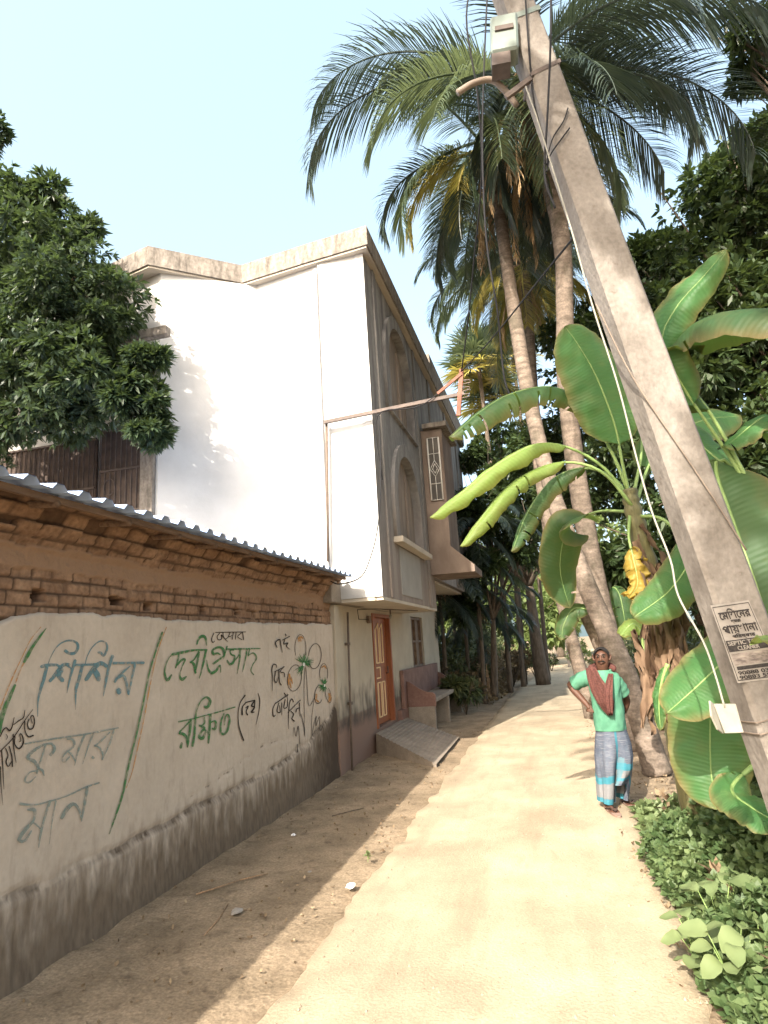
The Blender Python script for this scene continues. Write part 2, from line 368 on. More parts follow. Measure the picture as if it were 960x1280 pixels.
def lane_edges(y):
    l = -1.52 + .07 * fn(0, y, 1, 1.1) + .05 * fn(0, y, 3, 4) + .02 * fn(0, y, 9, 14) ; l += .0 if y > 3 else (3 - y) * -.03
    r = .52 + .06 * fn(0, y, 7, .9) + .05 * fn(0, y, 4, 4) + .02 * fn(0, y, 2, 14)
    if y > 7: r += min(.75, (y - 7) * .05)
    if y < 5: r -= (5 - y) * .03
    bend = 0 if y < 22 else (y - 22) ** 2 * .0016
    return l + bend + (0.0 if y < 20 else min(.5, (y - 20) * .04)), r + bend
ys = np.concatenate([np.arange(-6, 20, .08), np.arange(20, 90, .8)])
us = np.linspace(0, 1, 15); P = np.zeros((len(ys), 17, 3))
for i, y in enumerate(ys):
    l, r = lane_edges(y)
    for j in range(17):
        if j == 0: P[i, j] = (l - .03, y, -.06); continue
        if j == 16: P[i, j] = (r + .03, y, -.06); continue
        u = us[j - 1]; x = l + (r - l) * u
        P[i, j] = (x, y, .022 + .006 * fn(x, y, 0, 1.5) + .008 * (1 - (2 * u - 1) ** 2))
tag(put('path', grid_mesh('path', P), M['lane']), kind='structure')

# ------------------------------------------------------------------ mud brick shed with plastered lower wall
XW = -3.04
shed = thing('mud_brick_shed', 'low mud brick wall with painted plaster below and blue corrugated roof edge', 'shed', (XW, 3, 0))
HOLES = [(3.26, 2.14, .10, .075), (3.99, 2.14, .13, .05), (4.37, 2.12, .11, .05), (5.2, 2.13, .09, .07), (5.83, 2.14, .10, .07), (6.24, 2.12, .08, .06), (6.76, 2.12, .10, .06), (7.3, 2.12, .08, .06), (8.07, 2.13, .10, .06), (2.2, 2.14, .1, .06)]
yy = np.arange(-3.0, 8.62, .016); zz = np.arange(1.86, 2.75, .0125)
P = np.zeros((len(yy), len(zz), 3)); J = np.zeros((len(yy), len(zz))); B = np.zeros_like(J)
for i, y in enumerate(yy):
    for j, z in enumerate(zz):
        n1 = fn(y, z, 0, 2.2); n2 = fn(y, z, 3, 9); n3 = fn(y, z, 6, 28, 2)
        wob = .012 * fn(y, 0, 8, 1.5)
        row = (z + wob) / .083; ri = math.floor(row); fr = row - ri
        bl = .21 if ri % 3 else .17
        q = y / bl + (.5 if ri % 2 else 0) + .13 * (ri * 37 % 7); bi = math.floor(q); fq = q - bi
        rv = math.sin(bi * 12.9898 + ri * 78.233) * 43758.5453; rv -= math.floor(rv)
        edge = min(fr, 1 - fr) * .083; ed2 = min(fq, 1 - fq) * bl
        jt = 1 - min(1, max(0, (min(edge, ed2) - .004) / .008))
        band = 1 if 2.30 < z + .03 * n1 < 2.44 else 0
        top = z > 2.53
        dep = .012 * n1 + .006 * n2 + .003 * n3
        if band: dep += .010; jt *= .15
        else:
            dep += (rv - .5) * (.05 if top else .022) - jt * (.022 if top else .012)
            if n1 > .28 and not top: jt *= .3
            if top and rv > .86: dep -= .07; jt = max(jt, .8)
        dep *= 1.0
        for (hy, hz, hw, hh) in HOLES:
            if abs(y - hy) < hw / 2 + .012 * n2 * 2 and abs(z - hz) < hh / 2 + .01 * n2: dep = -.14; jt = 1
        dep += max(0, min(1, (z - 2.40) / .34)) * .25
        P[i, j] = (XW - .035 + dep, y, z); J[i, j] = jt; B[i, j] = band
put('brickwork', grid_mesh('brickwork', P, {'joint': J, 'band': B}), M['mud'], shed)
mb = MB(); mb.box(-3.34, -3.20, -3, 8.6, 0, 2.74)
mb.build('wall_core', M['mud'], shed)
# plaster sheet
TOPL = [(-4, 2.0), (2.4, 1.90), (2.95, 1.955), (3.06, 2.0), (3.24, 2.03), (3.99, 2.04), (4.82, 2.02), (5.82, 2.02), (8.41, 2.05), (8.7, 2.05)]
LOWL = [(-4, .46), (3.07, .47), (4.32, .46), (5.2, .47), (6.7, .50), (7.6, .62), (8.2, .8), (8.8, .98)]
def lerp(T, y):
    for (a, b), (c, d) in zip(T, T[1:]):
        if a <= y <= c: return b + (d - b) * (y - a) / (c - a)
    return T[-1][1]
yy = np.arange(-3.0, 8.60, .02); nz = 95
P = np.zeros((len(yy), nz + 1, 3)); LO = np.zeros((len(yy), nz + 1)); DI = np.zeros_like(LO)
for i, y in enumerate(yy):
    top = lerp(TOPL, y) + .022 * fn(y, 0, 0, 4, 4) + .010 * fn(y, 0, 4, 22, 2)
    ll = lerp(LOWL, y) + .035 * fn(y, 0, 2, 2.2, 4)
    for j in range(nz):
        z = -.05 + (top + .05) * j / (nz - 1)
        d = .006 * fn(y, z, 0, 1.3) + .002 * fn(y, z, 3, 7)
        below = min(1, max(0, (ll - z) / .025))
        d += .012 * below + .006 * below * fn(y, z, 5, 6) + (.05 * max(0, .25 - z) if z < .25 else 0)
        crack = math.exp(-((z - ll - .015) / .022) ** 2) * max(0, min(1, .9 + 1.6 * fn(y, z, 8, 2.5)))
        d -= .020 * crack
        cz = lerp([(-4, .6), (4.6, .55), (5.6, .66), (6.4, .78), (7.0, .74), (8.8, .9)], y) + .03 * fn(y, 0, 12, 5)
        c2 = math.exp(-((z - cz) / .010) ** 2) * (1 if 4.7 < y < 7.0 else 0) * max(0, min(1, .6 + 1.5 * fn(y, z, 18, 4)))
        d -= .012 * c2
        P[i, j] = (XW + d, y, z)
        LO[i, j] = min(1, max(-.5, (ll - z) / .26 * .5 + .20))
        side = max(0, (y - 8.32) / .3) * max(0, min(1, (1.45 - z) / .5)) + max(0, (y - 7.4) / 1.2) * max(0, min(1, (1.0 - z) / .35))
        DI[i, j] = max(crack * .75, c2 * .8, side * .7) + (.12 if z < ll else -.35) + .25 * max(0, (.25 - z) * 2)
    P[i, nz] = (XW - .06, y, top + .004); LO[i, nz] = 0; DI[i, nz] = .2
put('plaster', grid_mesh('plaster', P, {'low': LO, 'dirt': DI}), M['plaster'], shed)
mb = MB(); mb.obox((-2.74, -3, 2.645), (-2.74, 8.35, 2.66), .03, .04)
mb.build('batten', M['wood'], shed)
for k, y in enumerate(np.arange(-2.6, 8.5, .62)):
    mb = MB(); y += rnd.uniform(-.05, .05); mb.tube([(-2.72, y, 2.63), (-3.9, y + rnd.uniform(-.05, .05), 2.73)], [.022, .034], 7); mb.build('rafter', M['wood'], shed, True)
# corrugated sheet (trapezoid profile), rises away from the path
prof = []; y = -3.2; per = .205
while y < 8.45:
    prof += [(y, 0), (y + .085, 0), (y + .118, .036), (y + .172, .036)]; y += per
V = []; xs_ = [-2.62, -3.2, -4.4, -6.0]
P = np.zeros((len(prof), len(xs_) * 2, 3))
for i, (y, h) in enumerate(prof):
    sag = .012 * fn(y, 0, 0, .8)
    row = [(x, y, 2.675 + (-2.62 - x) * .11 + h + sag) for x in xs_]
    P[i] = np.array(row + [(a, b, c + .0035) for (a, b, c) in row[::-1]])
me = grid_mesh('roof_sheet', P, smooth=False); put('corrugated_roof', me, M['tin'], shed)

# ---- painted writing: each stroke traced as (points, widths) in its own crop, laid on the plaster
def stroke_mb(mb, pts, wd, org, s, plane=(0, XW), off=.0065, wob=.0):
    px = [Vector((org[0] + x / s, org[1] + y / s, 0)) for x, y in pts]
    px = cr(px, 5) if len(px) > 2 else px
    k = len(px); wl = wd if isinstance(wd, (list, tuple)) else [wd, wd]
    W = [wl[min(len(wl) - 1, int(i / (k - 1) * (len(wl) - 1)))] * (1 - ((i / (k - 1) * (len(wl) - 1)) % 1)) + wl[min(len(wl) - 1, int(i / (k - 1) * (len(wl) - 1)) + 1)] * ((i / (k - 1) * (len(wl) - 1)) % 1) for i in range(k)]
    L = []; Rr = []
    for i, p in enumerate(px):
        t = (px[min(i + 1, k - 1)] - px[max(0, i - 1)]); t.normalize(); nrm = Vector((-t.y, t.x, 0)) * W[i] / s / 2
        L.append(p + nrm); Rr.append(p - nrm)
    e0 = px[0] - (px[1] - px[0]).normalized() * W[0] / s / 3; e1 = px[-1] + (px[-1] - px[-2]).normalized() * W[-1] / s / 3
    out = [e0] + L + [e1] + Rr[::-1]
    def w3(p):
        if callable(plane): return plane(p.x, p.y)
        q = on(p.x, p.y, plane[0], plane[1] + off); return q
    vs = [w3(p) for p in out]; n = len(L)
    f = [(0, 1, len(vs) - 1)] + [(1 + i, 2 + i, len(vs) - 2 - i, len(vs) - 1 - i) for i in range(n - 1)] + [(n, n + 1, n + 2)]
    # nudge every stroke a hair so overlapping strokes never share a plane
    stroke_mb.k += 1; e = .00025 * (stroke_mb.k % 9)
    nv = Vector((1, 0, 0)) if not callable(plane) else plane.n
    mb.add([v + nv * e for v in vs], f)
stroke_mb.k = 0
def letters(name, m, sets, parent, label=None, **kw):
    mb = MB()
    for org, s, strokes in sets:
        for pts, wd in strokes: stroke_mb(mb, pts, wd, org, s, **kw)
    me = bpy.data.meshes.new(name); me.from_pydata(mb.v, [], mb.f)
    o = put(name, me, m, parent)
    if label: o['label'] = label
    return o
c2 = ((40, 790), 6.4, [
 ([(125, 265), (150, 200), (190, 130), (240, 85), (300, 68), (355, 85), (368, 120), (345, 165), (300, 172), (262, 148)], [7, 8, 14, 22, 24, 26]),
 ([(72, 278), (130, 265), (200, 264)], [26, 26, 22]), ([(118, 280), (95, 370), (65, 470), (47, 560), (45, 680)], [26, 28, 22, 12, 4]),
 ([(300, 262), (255, 262), (215, 300), (175, 355), (140, 395)], [26, 30, 30, 30, 24]), ([(200, 262), (235, 300), (215, 350), (245, 390)], [16, 34, 40, 34]), ([(270, 262), (305, 285), (312, 300)], [18, 14, 8]),
 ([(345, 225), (325, 290), (300, 380), (278, 490)], [24, 22, 16, 4]), ([(335, 264), (430, 262), (520, 258)], [20, 18, 22]),
 ([(425, 265), (440, 200), (480, 125), (540, 75), (590, 85), (602, 130), (575, 188), (548, 165), (528, 165)], [6, 8, 12, 16, 22, 16]),
 ([(402, 270), (378, 370), (352, 460), (350, 540), (348, 620)], [26, 26, 22, 10, 4]),
 ([(600, 275), (550, 250), (500, 285), (460, 340), (430, 385)], [28, 36, 36, 34, 30]), ([(495, 300), (520, 340), (535, 385)], [40, 48, 36]),
 ([(645, 190), (615, 280), (590, 400), (570, 515)], [26, 24, 20, 4]), ([(648, 250), (760, 248), (895, 246)], [20, 18, 22]),
 ([(785, 272), (735, 315), (695, 350), (658, 400)], [8, 18, 16, 22]), ([(665, 382), (730, 350), (755, 420), (770, 500)], [14, 22, 22, 14]), ([(822, 260), (798, 370), (772, 505)], [20, 18, 8]), ([(695, 460), (695, 490)], [44, 40])])
letters('blue_lettering', M['pblue'], [c2], shed, 'blue painted first name on the plaster')
c3 = ((0, 880), 6.0, [
 ([(185, 300), (400, 262), (650, 225), (890, 178)], [12, 14, 12, 10]),
 ([(335, 300), (260, 345), (205, 405), (255, 430), (290, 480)], [14, 22, 26, 30, 20]), ([(345, 295), (305, 420), (275, 520)], [14, 14, 14]), ([(345, 300), (390, 300), (408, 340), (375, 385)], [12, 18, 24, 22]), ([(290, 485), (318, 500), (330, 540)], [14, 20, 8]), ([(275, 500), (220, 515), (185, 570), (215, 590), (268, 545)], [10, 10, 14, 14, 6]),
 ([(500, 262), (548, 272), (550, 320), (490, 370), (465, 410), (480, 435), (522, 395)], [10, 22, 12, 12, 12, 10]), ([(500, 350), (535, 380), (565, 430)], [8, 14, 10]), ([(635, 230), (590, 340), (560, 460)], [16, 16, 5]),
 ([(705, 215), (665, 310), (620, 450)], [14, 12, 4]), ([(825, 210), (760, 275), (708, 318)], [8, 14, 12]), ([(705, 312), (745, 328), (772, 380), (765, 420)], [10, 14, 14, 8]), ([(855, 190), (820, 300), (765, 422)], [14, 14, 5]), ([(697, 395), (697, 408)], [24, 24]),
 ([(150, 750), (260, 757), (380, 727), (500, 690), (640, 625), (745, 590)], [22, 12, 12, 10, 14, 12]),
 ([(205, 795), (255, 795), (252, 870), (190, 940), (140, 1020), (185, 1025), (235, 950)], [14, 30, 16, 30, 26, 20, 10]), ([(240, 885), (270, 905), (300, 935)], [10, 14, 10]), ([(375, 728), (330, 870), (300, 1000), (290, 1080)], [22, 18, 16, 4]),
 ([(420, 725), (395, 850), (370, 1050)], [12, 10, 3]), ([(460, 860), (500, 790), (550, 750), (590, 790), (612, 870)], [22, 34, 26, 20, 10]), ([(655, 620), (635, 740), (610, 880)], [24, 22, 8])])
letters('faded_lettering', M['pfaded'], [c3], shed, 'faded grey-blue painted surname lines')
c1 = ((0, 770), 9.6, [([(555, 145), (490, 230), (400, 355), (330, 475), (285, 560)], [8, 26, 34, 44, 26]), ([(180, 825), (120, 960), (60, 1100), (10, 1250), (-20, 1400)], [28, 44, 54, 60, 60])])
c1b = ((0, 760), 4.0, [([(812, 120), (780, 210), (745, 330), (715, 480), (680, 640), (640, 800), (610, 940), (570, 1060), (545, 1130)], [10, 8, 8, 9, 10, 12, 9, 6])])
c4 = ((200, 780), 6.857, [
 ([(105, 255), (65, 310), (42, 380), (45, 450), (65, 480), (98, 435)], [7, 8, 12, 20, 26, 14]), ([(105, 260), (180, 245), (290, 225), (402, 222)], [24, 24, 18, 16]),
 ([(165, 260), (150, 320), (135, 378)], [16, 14, 10]), ([(140, 360), (185, 310), (215, 305), (188, 370), (170, 440), (188, 475), (225, 450)], [14, 20, 16, 8, 12, 30, 14]),
 ([(330, 235), (300, 295), (258, 332)], [12, 14, 12]), ([(258, 325), (290, 345), (305, 420)], [14, 24, 18]), ([(335, 240), (320, 330), (300, 425)], [16, 16, 8]),
 ([(395, 225), (375, 320), (350, 420), (335, 468)], [18, 18, 10, 4]), ([(315, 175), (330, 130), (360, 105), (390, 120), (400, 185)], [10, 18, 28, 22, 6]),
 ([(450, 255), (452, 222), (500, 200), (540, 215), (552, 270)], [24, 18, 20, 22, 16]), ([(455, 262), (490, 250), (515, 262)], [20, 16, 10]), ([(552, 270), (500, 310), (455, 342)], [12, 18, 18]), ([(575, 190), (558, 250), (545, 300)], [14, 12, 5]),
 ([(400, 310), (412, 380), (440, 420), (480, 400), (515, 355), (520, 415)], [8, 14, 26, 22, 14, 6]),
 ([(570, 217), (700, 213), (860, 210)], [16, 14, 10]), ([(632, 222), (600, 225), (612, 262), (640, 275), (630, 325), (598, 345), (575, 310)], [14, 14, 12, 14, 20, 22, 10]), ([(620, 335), (660, 290), (678, 262)], [8, 12, 10]), ([(690, 215), (680, 320), (660, 428)], [16, 12, 5]),
 ([(745, 220), (730, 310), (705, 412)], [12, 10, 4]), ([(768, 215), (755, 275)], [10, 10]), ([(755, 272), (800, 248), (828, 290), (795, 350), (780, 400), (803, 435)], [8, 12, 14, 8, 8, 12])])
c5 = ((215, 860), 8.0, [
 ([(65, 338), (200, 310), (350, 270), (480, 235), (632, 190)], [16, 14, 12, 14, 12]),
 ([(188, 325), (130, 385), (75, 440)], [18, 16, 16]), ([(72, 452), (120, 465), (150, 515), (155, 592)], [24, 34, 28, 16]), ([(190, 320), (178, 430), (157, 592)], [26, 26, 14]), ([(97, 548), (86, 600)], [24, 26]),
 ([(205, 582), (225, 450), (235, 300), (250, 210), (290, 130), (340, 92), (378, 120), (370, 165), (345, 198), (325, 182)], [24, 24, 16, 12, 14, 26, 32, 28, 18]),
 ([(322, 295), (325, 345), (300, 372), (268, 372)], [14, 18, 16, 14]), ([(270, 378), (322, 400), (285, 450), (275, 492), (305, 502), (335, 440)], [16, 26, 20, 34, 34, 14]), ([(385, 265), (380, 340), (375, 430), (365, 552)], [24, 24, 24, 18]), ([(320, 412), (345, 430), (372, 465)], [14, 22, 12]), ([(385, 345), (430, 330), (442, 370), (425, 410), (400, 405)], [14, 18, 24, 28, 18]),
 ([(520, 255), (490, 340), (488, 430), (515, 464), (555, 420), (577, 320), (560, 265), (535, 290), (525, 372)], [14, 18, 20, 24, 20, 16, 12, 8])])
letters('green_lettering', M['pgreen'], [c1, c1b, c4, c5], shed, 'green painted name and slanting green lines')
c1o = ((0, 770), 9.6, [([(490, 130), (370, 280), (290, 440), (180, 670), (90, 880), (20, 1060), (-20, 1160)], [8, 8, 10, 16, 14, 16])])
c1c = ((0, 760), 4.0, [([(832, 95), (800, 180), (772, 280), (747, 400), (722, 540), (692, 680), (660, 820), (630, 900)], [4, 5, 6, 5, 3])])
c1e = ((0, 770), 9.6, [([(285, 565), (240, 650), (185, 800)], [18, 18, 14])])
c6e = ((335, 780), 7.53, [])
def ell(cx, cy, rx, ry, rot=0, a0=0, a1=360, n=14):
    out = []
    for i in range(n + 1):
        a = R(a0 + (a1 - a0) * i / n); x = rx * math.cos(a); y = ry * math.sin(a); c, s_ = math.cos(R(rot)), math.sin(R(rot))
        out.append((cx + x * c - y * s_, cy + x * s_ + y * c))
    return out
for a in [(305, 150, 24, 26, 0, 200, 340), (298, 165, 12, 16, 0, 180, 360)]: c6e[2].append((ell(*a), [12, 26, 12]))
c6e[2].extend([([(200, 470), (200, 540), (215, 600)], [20, 34, 14]), ([(215, 500), (228, 560)], [20, 14]), ([(505, 410), (530, 395), (548, 420)], [10, 16, 10]), ([(455, 660), (455, 710), (480, 738)], [16, 22, 10]), ([(575, 650), (585, 700), (570, 735)], [18, 30, 12])])
for st_ in (c1o, c1c, c1e): letters('orange_line', M['porange'], [st_], shed, 'thin orange slanting line')
for st_ in c6e[2]: letters('petal_shading', M['porange'], [(c6e[0], c6e[1], [st_])], shed)
k3 = ((0, 880), 6.0, [
 ([(0, 245), (20, 200), (45, 178), (70, 200), (90, 170), (105, 100)], [8, 9, 10, 12, 9, 5]), ([(42, 225), (55, 245), (45, 268)], [4, 6, 3]), ([(100, 155), (140, 125), (175, 100), (185, 45)], [6, 9, 8, 4]),
 ([(-10, 360), (20, 335), (100, 250), (180, 130), (245, 40)], [8, 8, 8, 7, 4]), ([(12, 350), (20, 450), (30, 640)], [10, 9, 3]), ([(42, 330), (60, 385), (45, 430), (62, 468), (88, 430)], [7, 8, 10, 8, 6]), ([(70, 318), (90, 400), (93, 470)], [9, 9, 10]),
 ([(98, 225), (103, 330), (120, 440)], [9, 8, 4]), ([(112, 240), (110, 300), (142, 335), (175, 290), (165, 235), (148, 225), (155, 275), (142, 282)], [8, 9, 12, 10, 7, 6, 5]),
 ([(185, 130), (187, 200), (212, 245), (250, 235)], [8, 8, 10, 12]), ([(218, 110), (205, 150), (217, 187), (245, 180), (258, 130), (247, 88), (230, 98), (240, 145)], [8, 8, 11, 10, 8, 8, 5]), ([(0, 470), (5, 600), (20, 760)], [10, 7, 2])])
k4 = ((200, 780), 6.857, [
 ([(462, 75), (442, 125), (450, 158), (470, 145)], [6, 6, 7, 4]), ([(475, 72), (600, 70), (735, 68)], 6), ([(512, 78), (490, 108), (502, 136), (530, 125), (525, 92), (560, 128), (588, 108)], [6, 7, 7, 6]), ([(540, 70), (545, 110), (580, 152)], [6, 7, 4]), ([(602, 70), (588, 108), (618, 98)], 6), ([(628, 72), (618, 132)], 6), ([(652, 72), (645, 132)], 6), ([(698, 75), (665, 108), (702, 136)], 6), ([(707, 72), (716, 136)], 7)])
k5 = ((215, 860), 8.0, [
 ([(730, 72), (680, 150), (660, 260), (670, 390), (715, 525)], [12, 8, 8, 10, 14]), ([(860, 50), (878, 120), (870, 230), (840, 370)], [5, 10, 8, 3]), ([(735, 150), (705, 190), (702, 270)], [10, 10, 16]), ([(735, 145), (830, 122)], 11),
 ([(735, 200), (762, 182), (742, 235), (755, 270)], [6, 12, 9, 16]), ([(822, 130), (795, 178), (825, 192), (795, 240), (822, 240)], [10, 16, 14, 16, 10]), ([(828, 125), (825, 185)], 10)])
k6 = ((335, 780), 7.53, [
 ([(85, 222), (70, 175), (108, 145), (122, 200), (135, 270)], [8, 10, 8, 8, 3]), ([(70, 165), (115, 142)], 6), ([(133, 152), (205, 115)], 7), ([(160, 145), (150, 188), (187, 178), (175, 210), (208, 240)], [7, 9, 9, 8, 3]), ([(165, 92), (170, 112)], 8),
 ([(40, 630), (42, 500), (37, 430), (50, 382), (78, 385), (80, 410)], [3, 8, 9, 8, 5]), ([(62, 450), (155, 402)], 7), ([(75, 440), (60, 520), (78, 552), (97, 500)], [7, 9, 9, 4]), ([(102, 430), (108, 540), (125, 575)], [8, 8, 10]), ([(148, 400), (115, 450), (150, 460), (155, 500)], [6, 8, 6]),
 ([(70, 740), (45, 800), (50, 870), (70, 855)], [6, 8, 11, 5]), ([(68, 748), (190, 665)], 8), ([(102, 740), (85, 820), (115, 830), (110, 765)], [7, 10, 9, 5]), ([(130, 740), (130, 860)], [8, 4]), ([(162, 710), (150, 790), (183, 770), (180, 655)], [8, 9, 8, 5]), ([(155, 650), (165, 672)], 10),
 ([(192, 990), (195, 850), (203, 740), (225, 705), (240, 735)], [3, 8, 8, 7]), ([(188, 832), (305, 715)], 7), ([(215, 820), (240, 850), (225, 890), (248, 915)], [7, 9, 7, 12]), ([(262, 830), (270, 800), (292, 790)], 8), ([(295, 740), (300, 870)], [8, 4]),
 ([(235, 1060), (245, 970), (265, 1060), (285, 960), (300, 1130)], [2, 4, 5, 4]), ([(310, 845), (338, 960), (345, 1050)], [5, 6, 3]), ([(415, 1060), (430, 960), (455, 865), (450, 960), (485, 870), (490, 1010), (518, 950)], [3, 4, 4, 5, 4]),
 ([(350, 400), (340, 600), (347, 1060)], [4, 4, 3]), ([(357, 410), (370, 600), (385, 770), (440, 690)], 4), ([(432, 720), (410, 900), (415, 1060)], 3), ([(278, 1130), (275, 1265)], [5, 10])])
k6[2].extend([(ell(305, 230, 52, 130, 0, 150, 390), 4), (ell(440, 303, 60, 118, 5, -180, 160), 5), (ell(250, 508, 66, 124, 8), 5), (ell(525, 465, 38, 92, 0, 150, 390), 4), (ell(480, 662, 40, 88, 8, 30, 330), 5), (ell(568, 668, 24, 74, -12, -60, 220), 4)])
for st_ in (k3, k4, k5): letters('black_lettering', M['pblack'], [st_], shed, 'thin black painted word')
letters('flower_emblem', M['pblack'], [k6], shed, 'black flower outline with small words beside it')
g6 = ((335, 780), 7.53, [])
for cx, cy, r0, r1, angs in [(338, 372, 12, 100, list(range(-150, -10, 11))), (335, 385, 10, 115, list(range(100, 150, 9))), (345, 375, 12, 85, list(range(-10, 40, 10))), (530, 575, 8, 72, list(range(60, 190, 10))), (530, 570, 8, 65, list(range(-130, -40, 12)))]:
    for a in angs:
        l = r1 * rnd.uniform(.7, 1.1); a = R(a + rnd.uniform(-4, 4))
        g6[2].append(([(cx + r0 * math.cos(a), cy + r0 * math.sin(a)), (cx + l * .6 * math.cos(a), cy + l * .6 * math.sin(a)), (cx + l * math.cos(a), cy + l * math.sin(a) )], [9, 8, 2]))
letters('green_emblem_strokes', M['pgreen'], [g6], shed, 'green strokes at the heart of the painted flowers')
letters('white_emblem_dots', M['pwhite'], [((335, 780), 7.53, [([(337, 368), (337, 392)], 16), ([(530, 570), (530, 590)], 10)])], shed, off=.010)

# ------------------------------------------------------------------ two-storey house
house = thing('two_storey_house', 'tall white-sided house with grimy arched street front and weathered roof slab', 'house', (-2.3, 8.7, 0))
XF = -2.3; ZS = 2.40; ZT = 7.87
plan = [(XF - .12, 8.70), (-3.08, 8.70), (-3.08, 8.745), (-4.27, 8.93), (-5.56, 8.07), (-6.7, 8.32), (-11, 8.5), (-11, 19.5), (XF - .12, 19.5)]
mb = MB(); mb.prism([(x, y, 3.055) for x, y in plan], (0, 0, ZT - 3.055)); mb.prism([(x, min(y, 12.98), ZS + .002) for x, y in plan], (0, 0, 3.053 - ZS)); mb.build('side_wall', M['white'], house)
def plate(name, outer, holes, x0, th, m, parent):
    cu = bpy.data.curves.new(name, 'CURVE'); cu.dimensions = '2D'; cu.fill_mode = 'BOTH'; cu.extrude = th / 2
    for lp in [outer] + holes:
        sp = cu.splines.new('POLY'); sp.points.add(len(lp) - 1); sp.use_cyclic_u = True
        for i, (a, b) in enumerate(lp): sp.points[i].co = (a, b, 0, 1)
    o = bpy.data.objects.new(name, cu); col.objects.link(o)
    dg = bpy.context.evaluated_depsgraph_get(); me = bpy.data.meshes.new_from_object(o.evaluated_get(dg))
    bpy.data.objects.remove(o)
    # local (u,v) -> world (y,z), thickness along x
    for v in me.vertices: u, q, e = v.co; v.co = (x0 + e, u, q)
    me.materials.clear(); me.update(); return put(name, me, m, parent)
def arch(y0, y1, z0, z1, n=14):
    r = (y1 - y0) / 2; zc = z1 - r * 1.0; cy = (y0 + y1) / 2
    return [(y0, z0), (y1, z0)] + [(cy + r * math.cos(math.pi * i / n), zc + (z1 - zc) * math.sin(math.pi * i / n)) for i in range(n + 1)]
n1 = arch(9.85, 11.75, 3.42, 5.02); n2 = arch(9.85, 11.75, 5.62, 7.5)
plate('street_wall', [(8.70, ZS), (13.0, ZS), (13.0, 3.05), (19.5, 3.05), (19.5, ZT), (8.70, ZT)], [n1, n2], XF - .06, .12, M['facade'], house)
for k, (z0, z1) in enumerate([(3.42, 5.02), (5.62, 7.5)]):
    o_ = arch(9.60, 12.0, z0 - .02, z1 + .22); i_ = arch(9.85, 11.75, z0 - .05, z1)
    i_ = [(min(max(y, 9.85), 11.75), max(z, z0 - .021 + .004)) for y, z in i_]
    tr = plate('arch_moulding', o_, [arch(9.86, 11.74, z0 + .01, z1)], XF + .03, .06, M['facade'], house)
    mb = MB(); mb.box(XF - .115, XF - .10, 9.85, 11.75, z0, z1); mb.build('niche_back', M['niche'], house)
    fr = MB()
    for yv in (10.45, 11.1): fr.box(XF - .10, XF - .06, yv - .03, yv + .03, z0 + .01, z1 - .25)
    fr.build('shutter_frame', M['niche'], house)
mb = MB(); mb.box(XF, XF + .16, 9.55, 12.05, 3.30, 3.395); mb.build('sill', M['soffit'], house, bevel=.008)
mb = MB(); mb.box(XF + .001, XF + .012, 9.9, 11.5, 2.5, 3.27); mb.build('painted_panel', M['panel'], house)
for y0, y1, z0, z1 in [(9.15, 9.30, 2.41, 7.86), (12.25, 12.42, 2.41, 7.86), (13.9, 14.2, 3.1, 7.86), (16.2, 16.45, 3.1, 7.86), (18.2, 18.5, 3.1, 7.86)]:
    mb = MB(); mb.box(XF + .002, XF + .03, y0, y1, z0, z1); mb.build('pilaster_strip', M['facade'], house)
# roof slab (zigzag along the side, overhanging) and parapet
rp = [(XF + .10, 8.56), (-3.3, 8.74), (-4.52, 8.84), (-5.64, 7.86), (-6.9, 8.15), (-11.2, 8.3), (-11.2, 19.7), (XF + .10, 19.7)]
rp[1] = (-3.3, 8.68)
mb = MB(); mb.prism([(x, y, ZT + .002) for x, y in rp], (0, 0, .03)); mb.build('roof_slab', M['soffit'], house)
mb = MB(); mb.prism([(x + (.03 if x > -5 else -.0), y - .03, ZT + .036) for x, y in rp], (0, 0, .335)); mb.build('parapet', M['weathered'], house)
mb = MB(); mb.box(-6, XF + .12, 13.9, 19.75, ZT + .378, ZT + .64); mb.build('raised_parapet', M['weathered'], house)
mb = MB(); mb.box(XF - .13, XF + .002, 8.684, 8.699, ZS, ZT); mb.build('corner_render', M['white'], house)
# side wall details
mb = MB(); mb.box(-3.13, -3.082, 8.64, 8.697, 2.45, 7.75); mb.build('side_pilaster', M['white'], house)
mb = MB(); mb.tube([at(408, 527, 8.60), at(409, 600, 8.60), at(410, 702, 8.60)], .022, 8); mb.build('downpipe', M['pvc'], house, True)
# soffit slab over the entrance, entrance fascia, ground floor
mb = MB(); mb.box(-3.6, XF, 8.71, 13.0, ZS - .05, ZS - .002); mb.box(-3.6, XF - .125, 12.985, 19.4, 3.0, 3.05); mb.build('soffit', M['soffit'], house)
mb = MB(); mb.box(-3.30, -2.93, 8.30, 9.9, 2.345, 2.72); mb.build('entrance_lintel', M['cement'], house, bevel=.01)
WX = -3.04
plate('ground_wall', [(8.62, -.1), (17.0, -.1), (17.0, 3.04), (13.02, 3.04), (13.02, 2.34), (8.62, 2.34)], [[(10.62, .36), (11.86, .36), (11.86, 2.28), (10.62, 2.28)], [(13.75, 1.2), (15.0, 1.2), (15.0, 2.32), (13.75, 2.32)]], WX - .09, .18, M['cream'], house)
mb = MB(); mb.box(-9, WX - .2, 9.5, 16.9, -.1, 2.33); mb.box(-9, WX - .2, 13.05, 16.9, 2.335, 3.03); mb.build('inner_wall', M['cream'], house)
mb = MB(); mb.box(WX - .1, WX + .035, 8.60, 8.80, 0, 2.33); mb.build('corner_pier', M['cream'], house, bevel=.006)
mb = MB(); mb.box(WX - .1, WX + .09, 12.05, 13.3, -.05, .50); mb.build('plinth', M['redcement'], house, bevel=.01)
